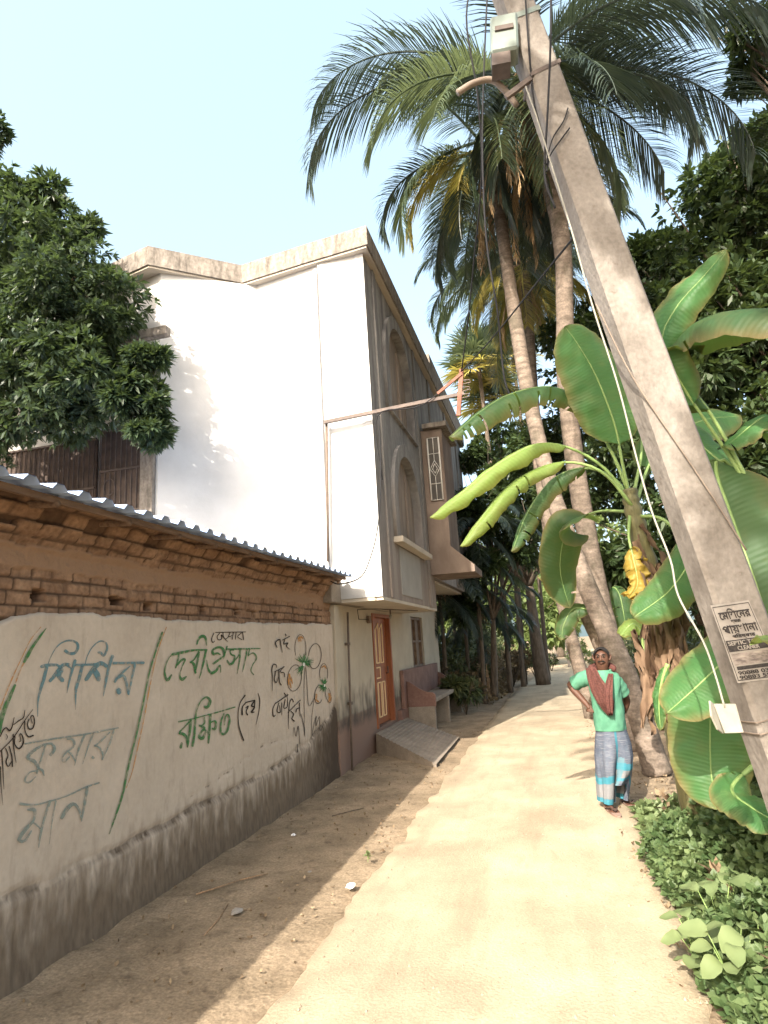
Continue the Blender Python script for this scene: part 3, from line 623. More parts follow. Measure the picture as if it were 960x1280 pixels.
mb = MB(); mb.tube([(-2.99, 9.16, 2.24), (-2.99, 9.10, 1.2), (-2.99, 9.03, -.02)], .017, 8)
for z in (.9, 1.75): mb.box(-3.03, -2.97, 9.08, 9.16, z, z + .04)
mb.build('waste_pipe', M['pvc'], house, True)
# door
dr = MB(); dr.box(WX - .12, WX - .07, 10.70, 11.78, .38, 2.22); door = dr.build('door', M['door'], house)
fr = MB(); fr.box(WX - .15, WX + .02, 10.625, 10.70, .362, 2.278); fr.box(WX - .15, WX + .02, 11.78, 11.855, .362, 2.278); fr.box(WX - .15, WX + .02, 10.70, 11.78, 2.22, 2.278); fr.build('frame', M['door'], door)
def trim(mb, y0, y1, z0, z1, cut=0, x=WX - .066):
    t = .022; pts = [(y0, z0), (y1, z0), (y1, z1 - cut * (1 if cut > 0 else 0)), (y0, z1 + cut * (1 if cut < 0 else 0))]
    for (a, b), (c, d) in zip(pts, pts[1:] + pts[:1]): mb.obox((x, a, b), (x, c, d), .02, t, up=(0, 0, 1) if abs(a - c) > abs(b - d) else (0, 1, 0))
tm = MB()
for a, b, c in [(10.78, 10.98, .12), (11.05, 11.24, -.12), (11.30, 11.47, .1)][:2]: trim(tm, a, b, 1.42, 2.12, c); trim(tm, a, b, .5, 1.08)
trim(tm, 11.33, 11.5, 1.42, 2.12, -.1); trim(tm, 11.33, 11.5, .5, 1.08)
trim(tm, 10.78, 11.24, 1.16, 1.34)
tm.build('panel_trim', M['doortrim'], door)
mb = MB(); mb.tube([(WX - .07, 11.66, 1.22), (WX - .03, 11.66, 1.22), (WX - .03, 11.66, 1.34)], .012, 6); mb.build('handle', M['iron'], door, True)
# ground floor window
mb = MB(); mb.box(WX - .13, WX - .10, 13.76, 14.99, 1.21, 2.31); wn = mb.build('window', M['shutter'], house)
mb = MB()
for y in (13.755, 14.35, 14.945): mb.box(WX - .099, WX - .04, y, y + .05, 1.21, 2.31)
for z in (1.21, 1.75, 2.26): mb.box(WX - .098, WX - .045, 13.81, 14.94, z, z + .045)
mb.build('frame', M['shutter'], wn)
# projecting bay with white grille on its near side
mb = MB(); mb.prism([(XF, 12.62, 3.06), (-1.40, 12.62, 3.06), (-1.40, 12.62, 3.2), (-1.85, 12.62, 3.62), (-1.85, 12.62, 6.15), (XF, 12.62, 6.15)], (0, 1.3, 0)); bay = mb.build('bay', M['bay'], house, bevel=.008)
mb = MB(); mb.box(XF + .06, -1.72, 12.50, 14.05, 6.16, 6.26); mb.build('canopy', M['weathered'], bay)
mb = MB(); mb.box(-2.16, -1.92, 12.60, 12.617, 4.60, 5.95); wn = mb.build('window', M['winglass'], bay)
mb = MB(); x0, x1, z0, z1 = -2.16, -1.92, 4.60, 5.95; yv = 12.585; xm = (x0 + x1) / 2
def bar(a, b, r=.008): mb.tube([(a[0], yv, a[1]), (b[0], yv, b[1])], r, 5)
for x in (x0, x1): bar((x, z0), (x, z1), .018)
for z in (z0, z1, 4.95, 5.6): bar((x0, z), (x1, z))
bar((xm, z0), (xm, 4.97)); bar((xm, 5.58), (xm, z1)); bar((xm, 4.97), (xm, 5.1)); bar((xm, 5.45), (xm, 5.6))
dz = [(xm, 5.1), (x0 + .02, 5.27), (xm, 5.45), (x1 - .02, 5.27)]
for a, b in zip(dz, dz[1:] + dz[:1]): bar(a, b)
dz = [(xm, 5.17), (xm - .05, 5.27), (xm, 5.38), (xm + .05, 5.27)]
for a, b in zip(dz, dz[1:] + dz[:1]): bar(a, b)
mb.build('grille', M['grillwhite'], wn, True)
# grille windows on the left of the side wall and the sunshade beam above
for k, (x0, x1, z0, z1) in enumerate([(-8.75, -6.72, 3.6, 5.22), (-6.56, -5.80, 3.95, 5.28)]):
    yv = 8.02 if x1 > -6 else 8.12
    mb = MB(); mb.box(x0, x1, yv + .02, yv + .06, z0, z1); wn = mb.build('grille_window', M['darkpanel'], house)
    mb = MB()
    for z in (z0, (z0 + z1) / 2, z1): mb.obox((x0, yv, z), (x1, yv, z), .03, .03)
    for i in range(int((x1 - x0) / .095) + 1): x = x0 + i * .095; mb.tube([(x, yv, z0), (x, yv, z1)], .009, 5)
    for i in range(int((x1 - x0) / .38)):
        cx = x0 + .19 + i * .38; cz = z0 + .4 + .42 * (i % 2)
        mb.tube([(cx + .1 * math.cos(a), yv - .01, cz + .13 * math.sin(a)) for a in np.linspace(0, 5.6, 14)], .008, 5)
    mb.build('bars', M['iron'], wn)
mb = MB(); mb.box(-5.82, -5.60, 8.0, 8.33, 2.45, 5.4); mb.build('side_return', M['weathered'], house)
mb = MB(); mb.box(-9.5, -5.10, 7.55, 7.68, 6.45, 6.60); mb.box(-9.5, -5.6, 7.685, 8.2, 6.46, 6.52); mb.box(-9.5, -5.55, 7.72, 7.84, 6.25, 6.34); mb.build('sunshade', M['weathered'], house, bevel=.012)
# entrance light fixture
mb = MB(); a = Vector((-2.85, 10.3, 2.34)); mb.tube([(-2.78, 10.95, 2.34), (-2.78, 10.95, 2.25)], .012, 6); hold = mb.build('lamp_holder', M['iron'], house)
mb = MB(); rings = []
for t in np.linspace(0, 1, 7): rr = .001 + .032 * math.sin(math.pi * min(1, .12 + t * .88)); rings.append([(-2.78 + rr * math.cos(q), 10.95 + rr * math.sin(q), 2.25 - t * .08) for q in np.linspace(0, 2 * math.pi, 10, endpoint=False)])
mb.loft(rings).build('bulb', M['plate'], hold, True)
mb = MB(); mb.tube([(-3.0, 10.3, 2.16), (-3.0, 9.75, 2.15), (-3.0, 9.7, 2.30), (-2.9, 10.4, 2.335), (-2.78, 10.95, 2.335), (-2.5, 12.0, 2.335)], .006, 5); mb.build('wiring', M['black'], house)
mb = MB(); mb.box(-3.03, -2.98, 10.30, 10.42, 2.10, 2.22); mb.build('switch_box', M['shutter'], house, bevel=.006)
# service bracket across the lane side
mb = MB(); A = at(405, 528, 8.55); Bp = at(580, 492, 8.55)
mb.obox(A, Bp, .045, .05); br = mb.build('service_bracket', M['iron'], house)
T1 = at(577, 462, 8.55); T2 = at(573, 520, 8.55)
mb = MB(); mb.obox(T2, T1, .06, .05, up=(0, 1, 0)); mb.obox(at(547, 492, 8.52), at(577, 467, 8.52), .03, .04); mb.build('angle_iron', M['rust'], br)
mb = MB(); 
for k in (0, .5, 1):
    p = T1.lerp(T2, .25 + .3 * k); mb.tube([p + Vector((.02, -.02, 0)), p + Vector((.13, -.02, -.01)), p + Vector((.14, -.02, -.05)), p + Vector((.03, -.02, -.06))], .008, 6)
mb.build('hook', M['iron'], br)

# ramp
rmp = MB(); a = [(-3.0, 10.45, .34), (-3.0, 12.35, .34), (-1.85, 11.6, .03), (-1.78, 9.15, .03), (-2.95, 10.30, .12)]
N_ = 16; top = []; 
mbv = []
for i in range(N_ + 1):
    t = i / N_
    L0 = Vector((-3.0, 10.35, .33)).lerp(Vector((-1.80, 9.20, .035)), t); R0 = Vector((-3.0, 12.5, .33)).lerp(Vector((-1.84, 11.7, .035)), t)
    mbv.append((L0, R0))
P = np.zeros((N_ * 2, 8, 3)); r_i = 0
for i in range(N_):
    for d in (0, 1):
        t = (i + (.12 if d == 0 else .95)) / N_
        L0 = Vector((-3.0, 10.35, .33)).lerp(Vector((-1.80, 9.20, .035)), t); R0 = Vector((-3.0, 12.5, .33)).lerp(Vector((-1.84, 11.7, .035)), t)
        hz = 0 if d == 0 else .012
        row = [Vector((L0.x, L0.y, -.05))] + [L0.lerp(R0, k / 5) + Vector((0, 0, hz)) for k in range(6)] + [Vector((R0.x, R0.y, -.05))]
        P[r_i] = np.array([tuple(q) for q in row]); r_i += 1
ramp = put('entrance_ramp', grid_mesh('entrance_ramp', P, smooth=False), M['cement']); tag(ramp, 'ribbed concrete ramp leading up to the orange-brown door', 'ramp')

# ------------------------------------------------------------------ bench
bench = thing('concrete_bench', 'built-in concrete bench with red-brown back beside the door', 'bench', (-2.8, 14, 0))
y0, y1 = 12.62, 16.2
mb = MB(); mb.box(-3.035, -2.96, 12.4, y1, .45, 1.22); mb.build('backrest', M['redcement'], bench, bevel=.012)
mb = MB(); mb.box(-2.955, -2.42, y0 + .07, y1 - .07, .56, .64); mb.build('seat', M['cement'], bench, bevel=.01)
for yv in (y0, y1 - .08):
    prof = [(-2.955, 1.0), (-2.85, .95), (-2.72, .85), (-2.58, .78), (-2.44, .76), (-2.40, .72), (-2.40, .50), (-2.955, .50)]
    mb = MB(); mb.prism([(x, yv, z) for x, z in prof], (0, .08, 0)); mb.build('armrest', M['redcement'], bench, bevel=.008)
for yv in (y0, 14.3, y1 - .08):
    mb = MB(); mb.box(-2.95, -2.42, yv, yv + .08, -.02, .50 if yv != 14.3 else .555); mb.build('support', M['cement'], bench, bevel=.006)

# ------------------------------------------------------------------ utility pole
PB = Vector((1.055, 3.1, 0)); PD = Vector((-.166, 0, 1)).normalized()
pole = thing('utility_pole', 'leaning grey concrete electric pole with a pasted poster and service box', 'utility pole', PB)
az = R(17); PX = Vector((math.cos(az), math.sin(az), 0)); PX = (PX - PD * PX.dot(PD)).normalized(); PY = PD.cross(PX)
def pol(u, v, t): return PB + PX * u + PY * v + PD * t
rings = []
for t in np.linspace(-.3, 8.4, 60):
    hw = .118 - .0055 * t; hd = .085 - .002 * t; c = .018
    pr = [(-hw + c, -hd), (hw - c, -hd), (hw, -hd + c), (hw, hd - c), (hw - c, hd), (-hw + c, hd), (-hw, hd - c), (-hw, -hd + c)]
    rings.append([pol(u + .0015 * fn(u * 5, t, 0, 3), v, t) for u, v in pr])
MB().loft(rings).build('shaft', M['pole'], pole)
def poleplane(px, py, lift=.004):
    d = ray(px, py); n = PY
    # front face: v=-(hd)
    t = 1.5
    for _ in range(4):
        hd = .085 - .002 * t; o = PB - PY * (hd + lift); k = (o - CAM).dot(n) / d.dot(n); q = CAM + d * k; t = (q - PB).dot(PD)
    return q
# poster quad
quad = [(888, 757), (936, 750), (979, 847), (922, 854)]
def pq(u, v, lift=.003):                                 # poster uv -> world
    a = poleplane(*quad[0], lift); b = poleplane(*quad[1], lift); c = poleplane(*quad[2], lift); d = poleplane(*quad[3], lift)
    return (a.lerp(b, u)).lerp(d.lerp(c, u), v)
mb = MB(); mb.add([pq(u, v) for v in (0, .25, .5, .75, 1) for u in (0, .33, .66, 1)], [(r * 4 + c, r * 4 + c + 1, r * 4 + c + 5, r * 4 + c + 4) for r in range(4) for c in range(3)])
poster = mb.build('poster', M['paper'], pole)
ink = MB()
def pr(u0, v0, u1, v1, lift=.0042): ink.add([pq(u0, v0, lift), pq(u1, v0, lift), pq(u1, v1, lift), pq(u0, v1, lift)], [(0, 1, 2, 3)])
pr(.06, .47, .985, .615); pr(.10, .80, .90, .845)
for a in [(.03, .025, .97, .035), (.03, .965, .97, .975), (.03, .035, .045, .965), (.955, .035, .97, .965)]: pr(*a)
ink.build('print_block', M['ink'], poster)
ph = MB(); ph.add([pq(.08, .64, .0045), pq(.93, .64, .0045), pq(.93, .785, .0045), pq(.08, .785, .0045)], [(0, 1, 2, 3)]); ph.build('print_picture', M['photo'], poster)
FD = bpy.utils.system_resource('DATAFILES') + '/fonts/'
def textmesh(s, bold=0):
    cu = bpy.data.curves.new('t', 'FONT'); cu.body = s; cu.size = 1; cu.offset = bold
    o = bpy.data.objects.new('t', cu); col.objects.link(o); dg = bpy.context.evaluated_depsgraph_get()
    me = bpy.data.meshes.new_from_object(o.evaluated_get(dg)); bpy.data.objects.remove(o)
    return me
def ptext(s, u0, v0, u1, v1, m, name, bold=.02, lift=.0052):
    me = textmesh(s, 0)
    if not len(me.vertices): return
    xs = [v.co.x for v in me.vertices]; ys_ = [v.co.y for v in me.vertices]; ax, bx, ay, by = min(xs), max(xs), min(ys_), max(ys_)
    fs = [tuple(p.vertices) for p in me.polygons]; mb = MB(); h = (v1 - v0)
    for k, (du, dv) in enumerate([(0, 0), (.006, 0), (-.006, 0), (0, h * .04), (0, -h * .03)]):     # heavy print: the same word struck five times
        mb.add([pq(u0 + (u1 - u0) * (v.co.x - ax) / (bx - ax) + du, v1 + (v0 - v1) * (v.co.y - ay) / (by - ay) + dv, lift + .00025 * k) for v in me.vertices], fs)
    out = bpy.data.meshes.new(name); out.from_pydata(mb.v, [], mb.f); bpy.data.meshes.remove(me); put(name, out, m, poster)
ptext('\u09c7\u09ae\u09bf\u09b6\u09c7\u09a8\u09b0'.replace('\u09c7\u09ae\u09bf\u09b6', '\u09c7\u09ae\u09bf\u09b6'), .12, .07, .90, .20, M['ink'], 'print_line', .03)
ptext('\u09a6\u09cd\u09ac\u09be\u09b0\u09be', .36, .215, .60, .265, M['ink'], 'print_line', .03)
ptext('\u09aa\u09be\u09df\u0996\u09be\u09a8\u09be', .09, .28, .93, .385, M['ink'], 'print_line', .04)
ptext('\u09aa\u09bf\u09b0\u09b7\u09cd\u0995\u09be\u09b0', .26, .395, .80, .462, M['ink'], 'print_line', .03)
ptext('SEPTIC TANK', .10, .485, .93, .535, M['paper'], 'print_line', .03)
ptext('CLEANER', .28, .552, .78, .603, M['paper'], 'print_line', .03)
ptext('90888 0333', .09, .86, .95, .905, M['ink'], 'print_line', .04)
ptext('90883 5556', .09, .918, .95, .960, M['ink'], 'print_line', .04)
# bands, box, arm
def band(t, h=.03, m='iron', tilt=0, name='band'):
    hw = .118 - .0055 * t + .004; hd = .085 - .002 * t + .004
    v = [pol(u, q, t + u * tilt + z) for z in (0, h) for u, q in ((-hw, -hd), (hw, -hd), (hw, hd), (-hw, hd))]
    mb = MB(); mb.add(v, [(0, 1, 5, 4), (1, 2, 6, 5), (2, 3, 7, 6), (3, 0, 4, 7)]); mb.build(name, M[m], pole)
def zt(px, py): q = poleplane(px, py); return (q - PB).dot(PD)
t1 = zt(640, 20); t2 = zt(668, 88)
band(t1, .035, 'boxpaint', .25, 'clamp_band'); band(t2, .025, 'iron', .35, 'clamp_band')
bc = at(630, 52, 3.0); 
mb = MB(); r = Vector((1, .1, 0)).normalized(); u = (PD + PX * .25).normalized(); f_ = r.cross(u)
def bx(mb, c, hr, hu, hf): mb.add([c + r * a * hr + u * b * hu + f_ * d * hf for a in (-1, 1) for b in (-1, 1) for d in (-1, 1)], [(0, 1, 3, 2), (4, 6, 7, 5), (0, 4, 5, 1), (2, 3, 7, 6), (0, 2, 6, 4), (1, 5, 7, 3)])
bx(mb, bc, .075, .13, .06); jb = mb.build('junction_box', M['boxpaint'], pole, bevel=.012)
mb = MB(); bx(mb, bc - f_ * .064 + u * .02 if f_.y > 0 else bc + f_ * .064 + u * .02, .05, .015, .006); mb.build('box_handle', M['iron'], jb)
mb = MB(); bx(mb, bc - u * .17 - r * .02, .05, .04, .05); mb.build('cable_gland', M['iron'], jb)
arm = cr([at(572, 116, 3.0), at(592, 104, 3.02), at(614, 100, 3.05), at(630, 112, 3.08), at(646, 132, 3.1)], 6)
mb = MB(); mb.tube(arm, .018, 10); mb.build('lamp_arm', M['bronze'], pole, True)
mb = MB(); mb.obox(at(632, 122, 3.0), at(664, 98, 3.0), .02, .03); mb.build('arm_clamp', M['iron'], pole)

def cable(name, pts, r, m, label, grp=None, smooth=6):
    mb = MB(); mb.tube(cr(pts, smooth), r, 6); o = mb.build(name, M[m], None, True); tag(o, label, 'cable', grp); return o
def pp(px, py, lift=.012): return poleplane(px, py, lift)
cable('cable', [at(600, -60, 5.6), at(583, 20, 5.6), at(597, 120, 5.9), at(602, 220, 6.4), at(592, 330, 7.3), at(585, 400, 7.9), at(577, 464, 8.5)], .010, 'black', 'black service cable dropping to the rusty bracket on the house')
cable('cable', [at(612, -60, 5.2), at(606, 60, 5.2), at(603, 180, 5.3), at(608, 300, 5.4), at(622, 390, 5.5), at(630, 470, 5.6), at(640, 500, 5.6)], .009, 'black', 'black cable hanging in front of the fronds above the arching banana leaf')
cable('cable', [at(655, -30, 2.99), at(661, 60, 3.0), at(668, 130, 3.0), at(684, 190, 2.99), at(683, 215, 2.98), at(686, -30 + 230, 2.99)], .005, 'black', 'thin black wire along the left side of the pole top')
cable('cable', [at(689, -30, 2.94), at(688, 60, 2.95), at(684, 150, 2.97), at(681, 220, 2.98), at(694, 260, 3.0)], .006, 'black', 'thick black wire hanging down the middle of the pole top')
cable('cable', [pp(710, 135), pp(704, 152), pp(690, 175), pp(683, 205), pp(690, 190), pp(712, 160)], .004, 'black', 'short looped wire knotted on the pole face')
cable('cable', [at(657, 108, 2.98), at(672, 150, 2.97), at(692, 215, 2.96), at(715, 290, 2.93), at(740, 380, 2.9), at(772, 480, 2.88), at(795, 570, 2.87), at(815, 640, 2.86), at(838, 700, 2.85), at(848, 745, 2.85), at(878, 800, 2.84), at(893, 840, 2.84), at(906, 885, 2.84)], .0042, 'wirewhite', 'long pale cable hanging from the pole to the small white plate')
cable('cable', [pp(745, 380), pp(790, 470), pp(850, 560), pp(890, 620), pp(933, 688)], .0042, 'bronze', 'brown wire slanting down across the pole face')
cable('cable', [on(560, 760, 1, 10.0) , at(545, 720, 8.6), at(478, 600, 8.55), at(472, 520, 8.5), at(530, 505, 8.5), at(600, 440, 8.2), at(690, 330, 5), at(760, 245, 3.2)][2:], .009, 'black', 'grey cable running from the house corner over the bracket to the pole')
cable('cable', [at(474, 520, 8.5), at(476, 600, 8.5), at(472, 660, 8.5), at(462, 700, 8.45), at(450, 722, 8.3), at(425, 730, 8.25), at(412, 726, 8.2)], .009, 'black', 'black cable looping down the white house corner to the shed roof')
for k, (py0, py1, lab) in enumerate([(903, 906, 'upper thin wire wound round the pole below the poster'), (919, 915, 'lower thin wire wound round the pole below the poster')]):
    t = zt(945, py0); hw = .118 - .0055 * t + .004; hd = .085 - .002 * t + .004; mb = MB()
    mb.tube([pol(a, b, t + .02 * a) for a, b in ((-hw, hd), (-hw, -hd), (0, -hd - .003), (hw, -hd), (hw, hd), (-hw, hd + .001))], .0035, 5); tag(mb.build('cable', M['bronze']), lab, 'cable', None)
# loose plate
pc = [at(892, 880, 2.84), at(920, 880, 2.84), at(930, 916, 2.82), at(906, 917, 2.82)]
pl = thing('switch_plate', 'small white wooden plate dangling on a pale cable beside the pole', 'plate', pc[3])
mb = MB(); mb.prism(pc, (0, .018, 0)); mb.build('board', M['plate'], pl, bevel=.002)
mb = MB(); mb.prism([pc[0] + Vector((-.002, 0, .004)), at(888, 876, 2.83), at(890, 895, 2.80), at(898, 912, 2.80), pc[3] + Vector((-.004, 0, 0))], (-.006, .004, 0)); mb.build('lid', M['plate'], pl)


# ------------------------------------------------------------------ vegetation builders
def frame_basis(n):
    n = n / np.linalg.norm(n, axis=1, keepdims=True)
    a = np.where(np.abs(n[:, 2:3]) < .9, np.array([[0, 0, 1.]]), np.array([[1., 0, 0]]))
    t = np.cross(a, n); t /= np.linalg.norm(t, axis=1, keepdims=True); return n, t, np.cross(n, t)
def leaf_cloud(centers, dirs, L, Wd, per=7, spread=.9, droop=.35, tipw=.0, rng=None):
    """rosettes of folded leaves: every leaf two triangles-ish quads; returns (n,4,3)"""
    rng = rng or nr; n = len(centers); out = []
    d, t, b = frame_basis(dirs)
    for k in range(per):
        ang = 2 * np.pi * k / per + rng.uniform(0, 6.28, n)
        el = rng.uniform(.15, spread, n)
        v = d * np.cos(el * 1.4)[:, None] + (t * np.cos(ang)[:, None] + b * np.sin(ang)[:, None]) * np.sin(el * 1.4)[:, None]
        v[:, 2] -= droop * rng.uniform(.4, 1.2, n); v /= np.linalg.norm(v, axis=1, keepdims=True)
        l = L * rng.uniform(.65, 1.2, n)[:, None]; wv = Wd * rng.uniform(.8, 1.2, n)[:, None]
        s = np.cross(v, rng.normal(size=(n, 3)) * .5 + np.array([0, 0, 1.])); s /= np.linalg.norm(s, axis=1, keepdims=True)
        base = centers + v * l * .05; mid = centers + v * l * .5; tip = centers + v * l; tip[:, 2] -= (l[:, 0] * .12)
        out.append(np.stack([base, mid - s * wv, tip, mid + s * wv], 1))
    return np.concatenate(out)
def blob_points(c, r, n, shell=.55, rng=None, up=0.25):
    rng = rng or nr; v = rng.normal(size=(n, 3)); v /= np.linalg.norm(v, axis=1, keepdims=True)
    rad = shell + (1 - shell) * rng.random(n) ** .6
    lump = 1 + .22 * np.sin(v[:, 0] * 5 + c[0]) * np.cos(v[:, 1] * 6 + c[1]) + .15 * np.sin(v[:, 2] * 9 + c[2])
    p = np.array(c) + v * np.array(r) * (rad * lump)[:, None]
    d = v + np.array([0, 0, up]); return p, d
def crown(name, blobs, m, parent, L=.16, Wd=.03, per=7, droop=.35, twigs=None, seed=1, shell=.45):
    rng = np.random.default_rng(seed); Q = []
    for c, r, n in blobs:
        k = max(3, n // 45)                              # sub-clumps inside every limb's mass
        sub, _ = blob_points(c, np.array(r) * .78, k, .35, rng)
        for q in sub:
            rr = np.mean(r) * rng.uniform(.26, .46)
            p, d = blob_points(q, (rr, rr, rr * .75), max(4, n // k), shell, rng)
            keep = rng.random(len(p)) < .92
            sc_l = rng.uniform(.75, 1.2); Q.append(leaf_cloud(p[keep], d[keep], L * sc_l, Wd * sc_l, per, .95, droop, rng=rng))
    return put(name, quads_mesh(name, np.concatenate(Q)), m, parent)
def limbs(parent, base, blobs, r0, m, seed=1, name='trunk', lean=(0, 0), fork=.45, tw=5):
    rg = random.Random(seed); mb = MB(); base = Vector(base)
    cen = sum((Vector(b[0]) for b in blobs), Vector()) / len(blobs)
    f = base.lerp(Vector((cen.x, cen.y, cen.z)), fork); f.x += lean[0]; f.y += lean[1]
    if tw == 1: f = Vector((base.x + .5, base.y + .2, cen.z + .1))
    tr = cr([base, base.lerp(f, .5) + Vector((rg.uniform(-.1, .1), rg.uniform(-.1, .1), 0)), f], 5)
    mb.tube(tr, [r0 * (1.25 - .6 * i / len(tr)) for i in range(len(tr))], 9)
    for c, r, n in blobs:
        c = Vector(c); m1 = f.lerp(c, .5) + Vector((rg.uniform(-.3, .3), rg.uniform(-.3, .3) + (.35 if tw == 1 else 0), rg.uniform(-.1, .3)))
        pth = cr([f, m1, c + Vector((0, 0, r[2] * .4))], 5); mb.tube(pth, [r0 * .5 * (1 - .85 * i / len(pth)) for i in range(len(pth))], 6)
        for _ in range(tw):
            q = pth[rg.randrange(3, len(pth) - 1)]; e = c + Vector((rg.uniform(-1, 1) * r[0], rg.uniform(-1, 1) * r[1], rg.uniform(-.6, .9) * r[2])) * .85
            mb.tube([q, q.lerp(e, .5) + Vector((0, 0, .1)), e], [r0 * .14, r0 * .09, r0 * .03], 5)
    return mb.build(name, m, parent, True)
def tree(name, label, base, blobs, m, cat='tree', r0=.2, L=.16, Wd=.03, per=7, seed=1, grp=None, droop=.35, lean=(0, 0), shell=.45, dens=1.0, twig=5):
    blobs = [(c, r, int(n * dens)) for c, r, n in blobs]
    t = thing(name, label, cat, base, grp); limbs(t, base, blobs, r0, M['bark'], seed, lean=lean, tw=twig); crown('crown', blobs, m, t, L, Wd, per, droop, seed=seed, shell=shell); return t

# coconut palms ------------------------------------------------------
def frond(base, az_, el, length, curve, m, parent, seed, lw=.55, n=64, hang=.5, twist=0, dead=False, name='frond'):
    rg = random.Random(seed); p = Vector(base); V = []; e = el; steps = 22; pts = [p.copy()]; a = az_
    for i in range(steps):
        t = i / steps; e -= curve * (.35 + 1.3 * t) / steps; a += twist / steps
        p = p + Vector((math.cos(a) * math.cos(e), math.sin(a) * math.cos(e), math.sin(e))) * (length / steps); pts.append(p.copy())
    mb = MB(); mb.tube(pts, [.028 * (1 - .85 * i / steps) + .002 for i in range(steps + 1)], 5)
    for i in range(n):
        t = .16 + .84 * (i + rg.random() * .4) / n; k = min(steps - 1, int(t * steps)); fr_ = t * steps - k; q = pts[k].lerp(pts[k + 1], fr_)
        tan = (pts[k + 1] - pts[k]).normalized(); side = tan.cross(Vector((0, 0, 1)))
        if side.length < .15: side = Vector((-math.sin(a), math.cos(a), 0))
        side.normalize(); up = side.cross(tan)
        ll = lw * (math.sin(math.pi * (.12 + .80 * t)) ** .55) * rg.uniform(.85, 1.08)
        for s in (-1, 1):
            if rg.random() < (.35 if dead else .03): continue
            fwd = .55 + .5 * t; d = (side * s * (1 if not dead else .5) + tan * fwd + up * rg.uniform(.0, .25)).normalized()
            w0 = .0085 + .003 * rg.random(); h = hang * rg.uniform(.7, 1.3); prev = q; dd = d.copy(); seg = []
            for j in range(4):
                seg.append(prev.copy()); dd = (dd + Vector((0, 0, -h * (.22 + .2 * j)))).normalized(); prev = prev + dd * ll / 3
            wn = d.cross(Vector((0, 0, 1)));  wn = (wn + up * rg.uniform(-.5, .5)).normalized()
            ww = [w0 * .6, w0, w0 * .8, w0 * .12]
            vs = []
            for j in range(4): vs += [seg[j] - wn * ww[j], seg[j] + wn * ww[j]]
            mb.add(vs, [(0, 1, 3, 2), (2, 3, 5, 4), (4, 5, 7, 6)])
    me = bpy.data.meshes.new(name); me.from_pydata(mb.v, [], mb.f); return put(name, me, m, parent)
def palm_trunk(pts, r0, r1, parent, m='trunk', seed=0, name='trunk'):
    path = cr(pts, 22); mb = MB(); k = len(path); rr = []; rings = []
    L = 0
    prev = None
    for i, p in enumerate(path):
        t = i / (k - 1); r = r0 + (r1 - r0) * t ** .7
        r *= 1 + .22 * math.exp(-t * 20); L += (p - prev).length if prev else 0; prev = p
        r *= 1 + .018 * math.sin(L * 2 * math.pi / .13) + .05 * fn(L, seed, 0, 1.5)
        rr.append(r)
    mb.tube(path, rr, 14); return mb.build(name, M[m], parent, True)
def coconut(label, pts, r0, r1, fr, seed, m='palm', skirt=0, nuts=4, lw=.6, leng=2.6, trunkmat='trunk', name='coconut_palm', grp='coconut palms over the lane', cat='palm tree'):
    rg = random.Random(seed); t = thing(name, label, cat, pts[0], grp); palm_trunk(pts, r0, r1, t, trunkmat, seed)
    top = Vector(pts[-1])
    for i, f in enumerate(fr):
        az_, el, ln, cv = f[:4]; mm = M[f[4]] if len(f) > 4 else M[m]
        frond(top + Vector((math.cos(az_) * .1, math.sin(az_) * .1, rg.uniform(-.1, .25))), az_, el, ln, cv, mm, t, seed * 100 + i, lw, int(46 + ln * 19), rg.uniform(.45, .8), rg.uniform(-.3, .3))
    for i in range(skirt):
        a = rg.uniform(0, 6.28); frond(top + Vector((math.cos(a) * .12, math.sin(a) * .12, -.1 - .12 * (i % 5))), a, R(-55), leng * rg.uniform(.45, .75), .8, M['palmdry'], t, seed * 77 + i, .35, 34, .9, 0, True, 'dead_frond')
    mb = MB()
    for i in range(16):
        a = rg.uniform(0, 6.28); b = top + Vector((math.cos(a) * .1, math.sin(a) * .1, -.05)); e = b + Vector((math.cos(a) * .32, math.sin(a) * .32, .12 - .5 * rg.random())); mb.tube([b, b.lerp(e, .5) + Vector((0, 0, .1)), e], [.035, .025, .01], 6)
    mb.build('leaf_sheaths', M['fibre'], t, True)
    for i in range(nuts):
        a = rg.uniform(0, 6.28); c = top + Vector((math.cos(a) * .26, math.sin(a) * .26, -.22 - .12 * rg.random())); r = .10; rings = []
        for q in np.linspace(.05, math.pi - .05, 8): rings.append([tuple(c + Vector((r * math.sin(q) * math.cos(w_), r * math.sin(q) * math.sin(w_), r * 1.2 * math.cos(q)))) for w_ in np.linspace(0, 2 * math.pi, 10, endpoint=False)])
        MB().loft(rings).build('coconut', M['pseudo'], t, True)
    return t
def ring(n, el, ln, cv, a0=0, jit=.2, rg=rnd, m=None):
    out = []
    for i in range(n):
        f = (a0 + 2 * math.pi * i / n + rg.uniform(-jit, jit), el + rg.uniform(-.15, .15), ln * rg.uniform(.85, 1.1), cv * rg.uniform(.85, 1.15)); out.append(f + ((m,) if m else ()))
    return out

